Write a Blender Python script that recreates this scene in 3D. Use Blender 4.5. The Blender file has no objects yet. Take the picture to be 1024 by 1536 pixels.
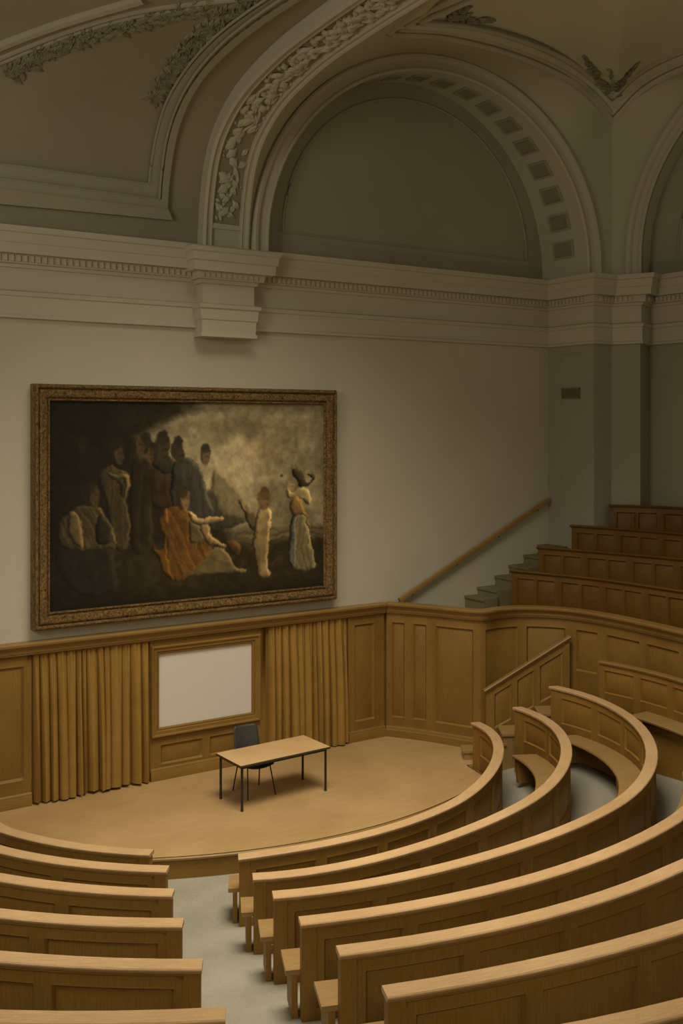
import bpy, math, random
import numpy as np
from mathutils import Vector
random.seed(7)
rng = np.random.default_rng(7)
sc = bpy.context.scene
COL = sc.collection
PI = math.pi

# ---------------------------------------------------------------- camera (survey of the hall: eye 6.1 m above the stage)
F, H, CX, HY = 1560.0, 6.1, 512.0, 640.0
cd = bpy.data.cameras.new('camera')
cam = bpy.data.objects.new('camera', cd)
COL.objects.link(cam)
cam.location = (0, 0, H)
cam.rotation_euler = (PI / 2, 0, 0)
cd.sensor_width = 36.0
cd.sensor_fit = 'AUTO'
cd.lens = F * 36.0 / 1536.0
cd.shift_y = -(768.0 - HY) / 1536.0
cd.clip_end = 200
sc.camera = cam
sc.view_settings.view_transform = 'Standard'
sc.view_settings.look = 'None'

def V(*a): return Vector(a)
def at_h(x, y, h):
    d = (H - h) / (y - HY)
    return V((x - CX) * d, F * d, h)
def at_z(x, y, Z):
    return V((x - CX) / F * Z, Z, H - (y - HY) / F * Z)
# the painted wall behind the stage: u along it, n out of it towards the hall
_a = at_h(0, 1215, 0); _b = at_h(573, 1103, 0)
P0 = V(_a.x, _a.y); WD = V(_b.x - _a.x, _b.y - _a.y).normalized(); WN = V(WD.y, -WD.x)
def W(u, n, h):
    p = P0 + WD * u + WN * n
    return V(p.x, p.y, h)
def on_wall(x, y, n=0.0):
    k = (x - CX) / F
    Z = (n + P0.x * WN.x + P0.y * WN.y) / (k * WN.x + WN.y)
    X = k * Z
    return (X - P0.x) * WD.x + (Z - P0.y) * WD.y, H - (y - HY) / F * Z
def uw(x, n=0.0): return on_wall(x, 0, n)[0]

# ---------------------------------------------------------------- materials
def new_mat(name):
    m = bpy.data.materials.new(name)
    m.use_nodes = True
    nt = m.node_tree
    return m, nt, nt.nodes['Principled BSDF']
def node(nt, t, **kw):
    n = nt.nodes.new(t)
    for k, v in kw.items(): setattr(n, k, v)
    return n
def mixc(nt, fac, a, b, blend='MIX'):
    n = node(nt, 'ShaderNodeMix', data_type='RGBA', blend_type=blend)
    for s, v in ((n.inputs[0], fac), (n.inputs[6], a), (n.inputs[7], b)):
        if hasattr(v, 'links'): nt.links.new(v, s)
        elif isinstance(v, (int, float)): s.default_value = v
        else: s.default_value = (*v, 1)
    return n.outputs[2]
def ramp(nt, src, lo, hi):
    n = node(nt, 'ShaderNodeMapRange')
    n.inputs['From Min'].default_value = lo; n.inputs['From Max'].default_value = hi
    nt.links.new(src, n.inputs['Value'])
    return n.outputs[0]
def noise(nt, coord, scale, detail=4, rough=.55, vec=None):
    mp = node(nt, 'ShaderNodeMapping')
    mp.inputs['Scale'].default_value = vec or (1, 1, 1)
    nt.links.new(coord, mp.inputs[0])
    n = node(nt, 'ShaderNodeTexNoise')
    n.inputs['Scale'].default_value = scale; n.inputs['Detail'].default_value = detail; n.inputs['Roughness'].default_value = rough
    nt.links.new(mp.outputs[0], n.inputs['Vector'])
    return n.outputs['Fac']
def bump(nt, b, src, strength, dist=.01):
    n = node(nt, 'ShaderNodeBump')
    n.inputs['Strength'].default_value = strength; n.inputs['Distance'].default_value = dist
    nt.links.new(src, n.inputs['Height']); nt.links.new(n.outputs[0], b.inputs['Normal'])
def wood(name, dark, light, rough=.5, stretch=(1.2, 26, 1), amount=1.0):
    m, nt, b = new_mat(name)
    uv = node(nt, 'ShaderNodeTexCoord').outputs['UV']
    ob = node(nt, 'ShaderNodeTexCoord').outputs['Object']
    g = noise(nt, uv, 2.2, 6, .65, stretch)
    g2 = noise(nt, uv, 9, 3, .6, (.6, 14, 1))
    big = noise(nt, ob, .9, 3)
    c = mixc(nt, ramp(nt, g, .3, .7), dark, light)
    c = mixc(nt, ramp(nt, g2, .35, .75), c, tuple(x * (1 - .35 * amount) for x in light), 'MIX')
    c = mixc(nt, ramp(nt, big, .3, .75), c, mixc(nt, 1.0, c, (.8, .76, .7), 'MULTIPLY'))
    sp = noise(nt, ob, 130, 2, .7)
    c = mixc(nt, ramp(nt, sp, .35, .65), mixc(nt, 1.0, c, (.84, .84, .84), 'MULTIPLY'), c)
    nt.links.new(c, b.inputs['Base Color'])
    b.inputs['Roughness'].default_value = rough
    b.inputs['Specular IOR Level'].default_value = .25
    bump(nt, b, g2, .12, .004)
    return m
def plaster(name, c0, c1, rough=.9, speck=.1, big=.35, bs=.15):
    m, nt, b = new_mat(name)
    ob = node(nt, 'ShaderNodeTexCoord').outputs['Object']
    n1 = noise(nt, ob, big, 4)
    n2 = noise(nt, ob, 95, 2, .7)
    c = mixc(nt, ramp(nt, n1, .3, .7), c0, c1)
    c = mixc(nt, ramp(nt, n2, .3, .7), mixc(nt, 1.0, c, (1 - speck * 1.6,) * 3, 'MULTIPLY'), c)
    nt.links.new(c, b.inputs['Base Color'])
    b.inputs['Roughness'].default_value = rough
    b.inputs['Specular IOR Level'].default_value = .15
    bump(nt, b, n2, bs, .004)
    return m
def plain(name, c, rough=.5, metal=0.0):
    m, nt, b = new_mat(name)
    ob = node(nt, 'ShaderNodeTexCoord').outputs['Object']
    n2 = noise(nt, ob, 60, 3)
    nt.links.new(mixc(nt, ramp(nt, n2, .3, .7), tuple(x * .8 for x in c), c), b.inputs['Base Color'])
    b.inputs['Roughness'].default_value = rough; b.inputs['Metallic'].default_value = metal
    return m

M = {}
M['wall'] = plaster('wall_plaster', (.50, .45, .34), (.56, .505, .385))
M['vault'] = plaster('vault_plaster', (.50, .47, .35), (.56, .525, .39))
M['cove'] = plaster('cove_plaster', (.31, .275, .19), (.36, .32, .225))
M['wall_shade'] = plaster('shaded_wall_plaster', (.33, .305, .22), (.38, .35, .26))  # darker copy of the wall plaster, with the right-hand walls' shade in its colour
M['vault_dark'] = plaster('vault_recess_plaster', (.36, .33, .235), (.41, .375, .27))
M['stucco'] = plaster('stucco_moulding', (.50, .455, .35), (.55, .50, .39), speck=.06)
M['relief'] = plaster('stucco_relief', (.40, .36, .27), (.46, .42, .32), big=6, speck=.2)
M['carpet'] = plaster('grey_carpet', (.34, .308, .232), (.42, .38, .292), speck=.2, big=1.2, bs=.4)
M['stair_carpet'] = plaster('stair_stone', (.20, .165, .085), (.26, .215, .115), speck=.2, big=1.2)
M['pew'] = wood('pew_oak', (.26, .135, .024), (.37, .20, .042))
M['cap'] = wood('pew_cap_oak', (.60, .37, .175), (.76, .50, .265), rough=.34)
M['seat'] = wood('pew_seat_oak', (.36, .215, .075), (.47, .295, .115), rough=.42)
M['panel'] = wood('wainscot_oak', (.26, .142, .028), (.34, .195, .046))
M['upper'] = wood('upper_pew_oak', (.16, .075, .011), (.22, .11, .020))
M['rail'] = wood('rail_oak', (.31, .18, .052), (.40, .24, .078), rough=.4)
M['deck'] = wood('stage_oak', (.46, .285, .115), (.60, .39, .18), rough=.5, stretch=(.7, 14, 1), amount=.5)
M['curtain'] = plaster('brown_curtain_cloth', (.33, .185, .038), (.39, .225, .052), speck=.2, big=3)
M['screen'] = plaster('screen_cloth', (.70, .635, .56), (.74, .675, .595), speck=.07)
M['tabletop'] = wood('table_laminate', (.62, .39, .18), (.74, .48, .24), rough=.45, stretch=(1, 10, 1), amount=.3)
M['metal'] = plain('dark_metal', (.028, .030, .030), .4, .3)
M['edge'] = plain('table_edge_strip', (.05, .04, .03), .5)
M['plastic'] = plain('charcoal_plastic', (.040, .037, .030), .6)
M['vent'] = plain('vent_metal', (.20, .15, .085), .6)
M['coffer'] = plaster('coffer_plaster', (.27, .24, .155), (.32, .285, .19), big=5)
M['cove_band'] = plaster('cove_band_plaster', (.36, .325, .235), (.41, .37, .27))
M['ceil'] = plaster('ceiling_plaster', (.60, .565, .42), (.66, .62, .465))
M['groove_shade'] = plaster('ceiling_groove_shade', (.26, .235, .16), (.30, .27, .19))  # dark tone that paints groove shade along the ceiling panel lines
M['garland'] = plaster('garland_plaster', (.28, .25, .16), (.35, .31, .21), big=8, speck=.25)
M['gap'] = plain('shadow_gap', (.05, .045, .035), .9)

def gilt():
    m, nt, b = new_mat('gilded_frame')
    ob = node(nt, 'ShaderNodeTexCoord').outputs['Object']
    n1 = noise(nt, ob, 26, 5, .8)
    n2 = noise(nt, ob, 9, 3)
    c = mixc(nt, ramp(nt, n1, .38, .66), (.06, .032, .008), (.52, .32, .11))
    c = mixc(nt, ramp(nt, n2, .3, .8), c, mixc(nt, 1.0, c, (.6, .55, .5), 'MULTIPLY'))
    nt.links.new(c, b.inputs['Base Color'])
    b.inputs['Roughness'].default_value = .4; b.inputs['Metallic'].default_value = .5
    bump(nt, b, n1, 1.0, .03)
    return m
M['gilt'] = gilt()

# ---------------------------------------------------------------- mesh building
class MB:
    def __init__(s): s.v, s.f, s.uv = [], [], []
    def face(s, pts, uvs=None):
        i = len(s.v); s.v += [tuple(p) for p in pts]
        s.f.append(tuple(range(i, i + len(pts))))
        s.uv.append(uvs or [(0, 0)] * len(pts))
    def grid(s, P, UV=None, flip=False, close=False):
        n, m = len(P), len(P[0]); b = len(s.v)
        for row in P: s.v += [tuple(p) for p in row]
        for i in range(n - 1):
            for j in range(m if close else m - 1):
                k = (j + 1) % m
                q = [(i, j), (i + 1, j), (i + 1, k), (i, k)]
                if flip: q.reverse()
                s.f.append(tuple(b + a * m + c for a, c in q))
                if UV:
                    uu = [UV[a][c] for a, c in q]
                    if close and k == 0:
                        L = UV[0][-1][1] + .05
                        uu = [(UV[a][c][0], L if c == 0 else UV[a][c][1]) for a, c in q]
                    s.uv.append(uu)
                else: s.uv.append([(0, 0)] * 4)
    def sweep(s, frames, prof, closed=True, caps=True, flip=False, swap=False):
        """frames: (pos, side, up) along a path; prof: (side, up) offsets."""
        P, UV = [], []; L = 0; last = None
        per = [0]
        for a, b in zip(prof, prof[1:]): per.append(per[-1] + math.dist(a, b))
        for p, sd, up in frames:
            if last is not None: L += (p - last).length
            last = p
            P.append([p + sd * a + up * b for a, b in prof])
            UV.append([(q, L) if swap else (L, q) for q in per])
        s.grid(P, UV, flip, closed)
        if closed and caps:
            for k, r in ((0, P[0]), (1, P[-1])):
                pts = r if (k == 0) != flip else r[::-1]
                pr = prof if (k == 0) != flip else prof[::-1]
                s.face(pts, [(b, a) for a, b in pr])
    def box(s, o, ax, ay, az, uvs='x'):
        """o corner; ax, ay, az edge vectors (right handed)."""
        c = [o, o + ax, o + ax + ay, o + ay]; d = [p + az for p in c]
        lx, ly, lz = ax.length, ay.length, az.length
        def q(pts, w, h, sw=False):
            u = [(0, 0), (w, 0), (w, h), (0, h)]
            off = random.random() * 3
            u = [((b, a + off) if sw else (a, b + off)) for a, b in u]
            s.face(pts, u)
        q([c[3], c[2], c[1], c[0]], lx, ly, lx < ly); q(d, lx, ly, lx < ly)
        for i, (w, _) in enumerate(((lx, 0), (ly, 0), (lx, 0), (ly, 0))):
            j = (i + 1) % 4
            q([c[i], c[j], d[j], d[i]], w, lz, w < lz)
    def tube(s, pts, r, n=8, rs=None):
        fr = []
        for i, p in enumerate(pts):
            t = (pts[min(i + 1, len(pts) - 1)] - pts[max(i - 1, 0)]).normalized()
            ref = V(0, 0, 1) if abs(t.z) < .95 else V(1, 0, 0)
            a = t.cross(ref).normalized(); b = a.cross(t).normalized()
            fr.append((p, a, b))
        P, UV = [], []; L = 0
        for i, (p, a, b) in enumerate(fr):
            if i: L += (p - fr[i - 1][0]).length
            rr = rs[i] if rs else r
            P.append([p + (a * math.cos(k * 2 * PI / n) + b * math.sin(k * 2 * PI / n)) * rr for k in range(n)])
            UV.append([(L, k * 2 * PI / n * rr) for k in range(n)])
        s.grid(P, UV, True, True)
        s.face(P[0], None); s.face(P[-1][::-1], None)
    def build(s, name, mat, parent=None, sharp=35, **props):
        off = Vector((0, 0, 0)); o = parent
        while o is not None: off += o.location; o = o.parent
        me = bpy.data.meshes.new(name)
        me.from_pydata([(x - off.x, y - off.y, z - off.z) for x, y, z in s.v], [], s.f)
        ul = me.uv_layers.new(name='UVMap')
        flat = [c for f in s.uv for t in f for c in t]
        ul.data.foreach_set('uv', flat)
        # weld
        import bmesh
        bm = bmesh.new(); bm.from_mesh(me)
        bmesh.ops.remove_doubles(bm, verts=bm.verts, dist=1e-5)
        bmesh.ops.recalc_face_normals(bm, faces=bm.faces)
        bm.to_mesh(me); bm.free()
        me.polygons.foreach_set('use_smooth', [True] * len(me.polygons))
        me.set_sharp_from_angle(angle=math.radians(sharp))
        me.materials.append(mat)
        ob = bpy.data.objects.new(name, me)
        COL.objects.link(ob)
        if parent is not None: ob.parent = parent
        for k, v in props.items(): ob[k] = v
        return ob

def thing(name, label, cat, loc, group=None):
    o = bpy.data.objects.new(name, None)
    COL.objects.link(o); o.location = loc; o.empty_display_size = .1
    o['label'] = label; o['category'] = cat
    if group: o['group'] = group
    return o
def tag(o, label, cat, group=None):
    o['label'] = label; o['category'] = cat
    if group: o['group'] = group
    return o
ST = dict(kind='structure')

def path_frames(pts, z=0.0):
    """horizontal path, side = to the right hand of travel, mitred."""
    pts = [V(p[0], p[1], z) for p in pts]; fr = []
    for i, p in enumerate(pts):
        def nrm(a, b):
            t = (b - a).normalized(); return V(t.y, -t.x, 0)
        if i == 0: s = nrm(pts[0], pts[1])
        elif i == len(pts) - 1: s = nrm(pts[-2], pts[-1])
        else:
            a, b = nrm(pts[i - 1], p), nrm(p, pts[i + 1])
            s = (a + b).normalized(); s = s / max(.4, s.dot(a))
        fr.append((p, s, V(0, 0, 1)))
    return fr
def cr(pts, n=8):
    """Catmull-Rom through points (tuples or vectors)"""
    pts = [np.array(tuple(p), float) for p in pts]; out = []
    q = [2 * pts[0] - pts[1]] + pts + [2 * pts[-1] - pts[-2]]
    for i in range(1, len(q) - 2):
        for k in range(n):
            t = k / n
            out.append(.5 * (2 * q[i] + (q[i + 1] - q[i - 1]) * t + (2 * q[i - 1] - 5 * q[i] + 4 * q[i + 1] - q[i + 2]) * t * t + (3 * q[i] - q[i - 1] - 3 * q[i + 1] + q[i + 2]) * t ** 3))
    out.append(pts[-1])
    return [Vector(p) for p in out]
def s_path(pts):
    L = [0]
    for a, b in zip(pts, pts[1:]): L.append(L[-1] + math.dist(tuple(a)[:2], tuple(b)[:2]))
    def f(s):
        s = min(max(s, 0), L[-1] - 1e-6)
        i = 0
        while i < len(L) - 2 and L[i + 1] < s: i += 1
        t = (s - L[i]) / max(1e-9, L[i + 1] - L[i])
        a, b = V(*tuple(pts[i])[:2]), V(*tuple(pts[i + 1])[:2])
        return a.lerp(b, t)
    def fr(s, e=.03):
        a, b = f(max(0, s - e)), f(min(L[-1], s + e))
        t = (b - a).normalized()
        return f(s), V(t.y, -t.x)
    return f, fr, L[-1]

def relief(mb, pos, s0, s1, z0, z1, panels, depth=.03, m=.03, ds=.25, both=None, flip=False):
    """panelled face. pos(s, z, d) -> point at depth d (positive = sunk). panels: (sa, sb, za, zb) sharing rows."""
    S = {s0, s1}; Z = {z0, z1}
    for a, b, c, d in panels:
        S |= {a, a + m * .4, a + m, a + m * 1.5, b - m * 1.5, b - m, b - m * .4, b}
        Z |= {c, c + m * .4, c + m, c + m * 1.5, d - m * 1.5, d - m, d - m * .4, d}
    S = sorted(S); S2 = []
    for a, b in zip(S, S[1:]):
        k = max(1, math.ceil((b - a) / ds)); S2 += [a + (b - a) * i / k for i in range(k)]
    S2.append(S[-1]); Z = sorted(Z)
    def dep(s, z):
        for a, b, c, d in panels:
            if a < s < b and c < z < d:
                e = min(s - a, b - s, z - c, d - z)
                if e < m * .7: return -depth * .22
                if e < m * 1.2: return depth * 1.25
                return depth * .9
        return 0
    P = [[pos(s, z, dep(s, z)) for z in Z] for s in S2]
    UV = [[(z, s) for z in Z] for s in S2]
    mb.grid(P, UV, flip)
    return S2, Z

# ================================================================ SEATING
C = V(-1.8, 17.5)
RP = {1: [(720, 1082.5), (743.5, 1097.8), (756, 1122.6), (753, 1142), (745.3, 1156.4), (724, 1177.7), (695.5, 1200.9), (660, 1218.6), (596.6, 1242), (500.9, 1265.4), (425.7, 1279), (357.3, 1288.7)],
      2: [(783, 1059.7), (830.6, 1083.5), (853.7, 1106.6), (859.8, 1131.5), (853.7, 1152.9), (834.2, 1174.2), (802, 1199), (748.9, 1229.3), (660, 1264.8), (569.2, 1291), (466.7, 1308.8), (379.6, 1319.4)],
      3: [(837, 1028.4), (908.8, 1051.5), (951.5, 1074.7), (976.4, 1096), (987, 1122.6), (985.3, 1149.3), (965.7, 1177.7), (916, 1213.3), (839.8, 1254.5), (734.3, 1287.9), (664, 1306), (535, 1330.4), (410.3, 1347.5)],
      4: [(1024, 1230), (945.3, 1270.3), (839.8, 1312.5), (734.3, 1340), (664, 1354.7), (535, 1376.5), (451.3, 1387.5)],
      5: [(1024, 1305.5), (910, 1349.4), (804.6, 1382), (664, 1410), (569, 1424), (510, 1434)],
      6: [(1024, 1398.7), (910, 1430.3), (804.6, 1456.7), (664, 1483.4), (581, 1496)],
      7: [(1024, 1520.6), (970, 1536)]}
LP = {1: [(0, 1247), (68, 1265), (136.7, 1275), (224, 1282)], 2: [(0, 1280.3), (68.4, 1290.6), (136.7, 1300.8), (249, 1307.7)],
      3: [(0, 1321), (102.5, 1335), (258, 1343.5)], 4: [(0, 1376), (102.5, 1384.5), (273, 1389.7)],
      5: [(0, 1441), (136.7, 1453), (302.5, 1453)], 6: [(0, 1535), (338, 1530)]}
HT = {1: .58, 2: .86, 3: 1.12, 4: 1.38, 5: 1.64, 6: 1.90, 7: 2.15}
HP = {1: .89, 2: .90, 3: .93, 4: .95, 5: .95, 6: .95, 7: .95}
RISE = {1: .22, 2: .24, 3: .28}
def sm(t): t = min(1, max(0, t)); return t * t * (3 - 2 * t)
def hrow(k, th): return HT[k] + RISE.get(k, 0) * sm((th - 55) / 50)
def pol(th, r): return V(C.x + r * math.sin(math.radians(th)), C.y - r * math.cos(math.radians(th)))
def survey(k, pts, deg):
    T, R_ = [], []
    for x, y in pts:
        th = 30.0
        for _ in range(30):
            p = at_h(x, y, hrow(k, th)); d = V(p.x - C.x, p.y - C.y)
            th = .5 * th + .5 * math.degrees(math.atan2(d.x, -d.y))
        T.append(th); R_.append(d.length)
    c = np.polyfit(T, R_, deg); lo, hi = min(T), max(T)
    return (lambda th: float(np.polyval(c, min(max(th, lo), hi)))), lo, hi
RF = {k: survey(k, RP[k], {1: 5, 2: 5, 3: 5, 4: 3, 5: 2, 6: 2, 7: 0}[k]) for k in RP}
LF = {k: survey(k, LP[k], {1: 2}.get(k, 1)) for k in LP}
RAD = [4.2, 5.45, 6.6, 7.72, 8.9, 10.05, 11.25]
def rake(rho, th=0):
    xs = [0, 4.2, 5.45, 6.6, 7.72, 8.9, 10.05, 11.25, 17]
    hs = [-.31, -.31, -.04, .19, .43, .69, .95, 1.2, 2.4]
    return float(np.interp(rho, xs, hs))

# raked carpeted floor, one surface
mb = MB()
ths = [-80 + 3.0 * i for i in range(68)]
rhos = [0, 1, 2, 3, 4.2, 4.8, 5.45, 6, 6.6, 7.2, 7.72, 8.3, 8.9, 9.5, 10.05, 10.6, 11.25, 12.5, 14, 17]
mb.grid([[V(*pol(t, r), rake(r, t)) for r in rhos] for t in ths])
floor = mb.build('floor', M['carpet'], **ST)

ORD = {1: 'first', 2: 'second', 3: 'third', 4: 'fourth', 5: 'fifth', 6: 'sixth', 7: 'seventh'}
def hpew(k, th): return HP[k] + RISE.get(k, 0) * sm((th - 55) / 50)
def pew(k, fn, t0, t1, side, label, open_end):
    """curved bench from angle t0 to t1; the aisle end is t1 for the left block and t0 for the right one"""
    rmid = fn((t0 + t1) / 2)
    deg = math.degrees(1 / rmid)
    hp = HP[k]
    loc = pol(t1 if side == 'left' else t0, fn(t1 if side == 'left' else t0))
    e = t1 if side == 'left' else t0
    T = thing('curved_pew', label, 'pew', (loc.x, loc.y, HT[k] - HP[k]), side + ' block of curved pews')
    out = lambda t: V(math.sin(math.radians(t)), -math.cos(math.radians(t)), 0)
    n = max(6, int((t1 - t0) / 2.2))
    zf = HT[k] - hp      # floor under the pew
    def frames(a, b, dz=0.0, low=False):
        m_ = max(2, int(abs(b - a) / 2.2))
        return [(V(*pol(t, fn(t)), (HT[k] if low else hrow(k, t)) + dz), out(t), V(0, 0, 1)) for t in [a + (b - a) * i / m_ for i in range(m_ + 1)]]
    # cap rail with a rounded nose
    mb = MB()
    cap = [(-.172, -.048), (-.178, -.038), (-.178, -.008), (-.170, 0), (-.010, 0), (0, -.010), (0, -.022), (-.010, -.030), (-.022, -.050)]
    mb.sweep(frames(t0 - .25 * deg * .0, t1), cap)
    mb.build('cap_rail', M['cap'], T)
    # under-cap moulding belongs to the back
    mb = MB()
    ro, ri = -.032, -.142
    post = .15 * deg
    pw = (1.22 if side == 'left' else 1.02)
    a, b = t0 + (post if 'a' in open_end else 0), t1 - (post if 'b' in open_end else 0)
    L = (b - a) / deg
    npan = max(1, round(L / pw)); step = (b - a) / npan
    st = .065 * deg
    # work in arc metres so mouldings keep their width
    def P_(off, sgn):
        def f(s, z, d):
            t = s * deg
            zz = z if z < .3 or z < zlow[0] else z + hpew(k, t) - hp
            return V(*pol(t, fn(t) + off - sgn * d), 0) + V(0, 0, zf + zz)
        return f
    zt = hp - .048
    rows = (.20, zt - .115); zlow = [.57]
    pans = [((a + i * step + st) / deg, (a + (i + 1) * step - st) / deg, rows[0], rows[1]) for i in range(npan)]
    S1, Z1 = relief(mb, P_(ro, 1), a / deg, b / deg, -.02, zt, pans, .026, .034, .16)
    ni = max(1, round(L / .80)); si = (b - a) / ni
    ipans = [((a + i * si + st) / deg, (a + (i + 1) * si - st) / deg, .56, rows[1]) for i in range(ni)]; zlow[0] = .62
    relief(mb, P_(ri, -1), a / deg, b / deg, -.02, zt, ipans, .022, .03, .16, flip=True)
    for s_ in (a / deg, b / deg):
        p, q = P_(ro, 1), P_(ri, -1)
        mb.face([p(s_, -.02, 0), p(s_, zt, 0), q(s_, zt, 0), q(s_, -.02, 0)])
    bead = [(ro, -.05), (ro + .012, -.052), (ro + .012, -.066), (ro + .004, -.072), (ro, -.082)]
    mb.sweep(frames(a, b), bead, closed=False)
    base = [(ro, -hp + .12), (ro + .012, -hp + .11), (ro + .014, -hp - .02), (ro, -hp - .02)]
    mb.sweep(frames(a, b, 0, True), base, closed=False)
    mb.build('back_panel', M['pew'], T)
    # end posts
    for key, t, sg in (('a', t0, 1), ('b', t1, -1)):
        if key not in open_end: continue
        mb = MB()
        lo_ = -hpew(k, t) - .02
        pr = [(ri - .006, lo_), (ri - .006, -.049), (ro + .006, -.049), (ro + .006, lo_)]
        mb.sweep(frames(t + sg * .012 * deg, t + sg * post, 0), pr, swap=True)
        mb.build('end_post', M['pew'], T)
    # seat
    s0, s1 = t0, t1
    if k == 1 and side == 'right': s1 = 80
    if side == 'left': s1 = t1 - .34 * deg
    elif k in (2, 3): s1 = t1 - .55 * deg
    if k == 1 and side == 'left': s0 = -28
    zs = -hp + .45
    sp = [(ri - .42, zs - .05), (ri - .43, zs - .03), (ri - .42, zs - .004), (ri - .40, zs), (ri - .002, zs), (ri - .002, zs - .05)]
    mb = MB()
    mb.sweep(frames(s0 - (.13 * deg if 'a' in open_end else 0), s1, 0, True), sp)
    mb.build('seat', M['seat'], T)
    # seat supports: one at each open end, others along the run
    ts = [s0 - (.04 if 'a' in open_end else -.05) * deg] + [s0 + (s1 - s0) * i / max(1, int((s1 - s0) / deg / 1.9)) for i in range(1, max(1, int((s1 - s0) / deg / 1.9)))] + [s1 - .05 * deg]
    for t in ts:
        mb = MB()
        pr = [(ri - .36, -hp - .02), (ri - .39, zs - .051), (ri - .004, zs - .051), (ri - .004, -hp - .02)]
        mb.sweep(frames(t - .03 * deg, t + .03 * deg, 0, True), pr, swap=True)
        mb.build('seat_support', M['pew'], T)
    return T

def theta_of(k, x, y):
    p = at_h(x, y, HT[k]); return math.degrees(math.atan2(p.x - C.x, -(p.y - C.y)))
LEFT_END = {1: -52, 2: -45, 3: -40, 4: -37, 5: -35, 6: -33}
LL = {1: 'shallow oak pew nearest the stage on the left of the aisle, front row',
      2: 'curved oak pew left of the aisle, second row back from the stage',
      3: 'curved oak pew left of the aisle, third row back from the stage',
      4: 'curved oak pew left of the aisle, fourth row back from the stage',
      5: 'curved oak pew left of the aisle, fifth row, next to last before the camera',
      6: 'oak pew left of the aisle showing only its cap rail along the bottom edge'}
for k in LP:
    fn, lo, hi = LF[k]
    pew(k, fn, LEFT_END[k], hi, 'left', LL[k], 'b')
RR = {1: 'innermost long oak pew right of the aisle curling round the stage edge',
      2: 'second long curved oak pew right of the aisle, wrapped around the innermost one',
      3: 'third long curved oak pew right of the aisle, its panelled far end beside the stair',
      4: 'fourth curved oak pew right of the aisle, between the third and the fifth',
      5: 'fifth curved oak pew right of the aisle with large seat end at its aisle post',
      6: 'sixth curved oak pew right of the aisle, nearest one whose end post shows',
      7: 'nearest oak pew at the bottom corner showing only a strip of cap rail'}
REND = {4: 76, 5: 68, 6: 62, 7: 56}
for k in RP:
    fn, lo, hi = RF[k]
    t0 = lo if k < 7 else 9
    t1 = hi if k < 4 else REND[k]
    pew(k, fn, t0, t1, 'right', RR[k], 'ab' if k < 4 else 'a')

# ================================================================ STAGE
SC_, SR = V(-3.40, 21.52), 6.864
G = [V(.80, 20.50), V(1.64, 20.14), V(2.5, 19.66)]
edge = []
r1f, _, r1t = RF[1]
for i in range(61):
    a = math.radians(-62 + i * 2.05)
    p = V(SC_.x + SR * math.sin(a), SC_.y - SR * math.cos(a))
    d = p - C; th = math.degrees(math.atan2(d.x, -d.y))
    if th > r1t - 1 or p.y > 18.9: break
    if d.length > 4.05 and th < -30: p = C + d.normalized() * 4.05
    if th > 60 and d.length > r1f(th) - .19: p = pol(th, r1f(th) - .19)
    edge.append(p)
edge = [p for p in edge if (p - P0).dot(WN) > .3]
L0 = W(-3.6, 0, 0); L1 = W(-3.6, 1.0, 0)
tail = [pol(r1t + .5, r1f(r1t) - .19), pol(r1t + 1.4, r1f(r1t) - .185), pol(r1t + 1.5, r1f(r1t) - .0), V(2.54, 19.2), V(2.54, 19.5)]
outline = [V(L0.x, L0.y), V(L1.x, L1.y)] + edge + tail
stage = thing('stage_platform', 'low curved wooden stage floor under the table with a rounded front edge', 'stage', (-2, 16, -.31))
def deck_uv(p): d = V(p.x, p.y) - P0; return (d.dot(WD), d.dot(WN))
fr = path_frames([tuple(p) for p in outline[1:]])
mb = MB(); mb.sweep(fr, [(-.02, .0), (.02, 0), (.034, -.012), (.034, -.035), (.02, -.045), (-.02, -.045)])
mb.build('stage_nosing', M['rail'], stage)
mb = MB(); mb.sweep(fr, [(-.01, -.03), (0, -.03), (0, -.33), (-.01, -.33)])
mb.build('stage_riser', M['panel'], stage)

# ================================================================ BACK WALL
UL = -4.0
U573 = uw(573); U822 = uw(822)
mb = MB()
A_, B_ = W(UL, 0, -.35), W(U822, 0, -.35)
mb.face([A_, B_, V(B_.x, B_.y, 9.6), V(A_.x, A_.y, 9.6)])
mb.build('wall_back', M['wall'], **ST)

# wainscot: panelled base of the wall, with openings dressed by curtains and the screen
CAPZ = 2.64
def wpos(n0):
    return lambda s, z, d: W(s, n0 - d, z)
mb = MB()
u48, u228, u238, u378, u398, u524 = uw(48, .1), uw(226, .1), uw(238, .06), uw(378, .06), uw(398, .06), uw(523, .08)
pl = uw(-6, .06)
relief(mb, wpos(.06), UL, u48, .002, CAPZ - .18, [(UL + .2, UL + 1.7, .40, 2.28), (UL + 1.95, pl - 1.6, .40, 2.28), (pl - 1.35, uw(38, .06), .40, 2.28)], .03, .06, 1)
relief(mb, wpos(.012), u48, u228, .002, CAPZ - .18, [], ds=3)
relief(mb, wpos(.012), u398, u524, .002, CAPZ - .18, [], ds=3)
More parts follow.
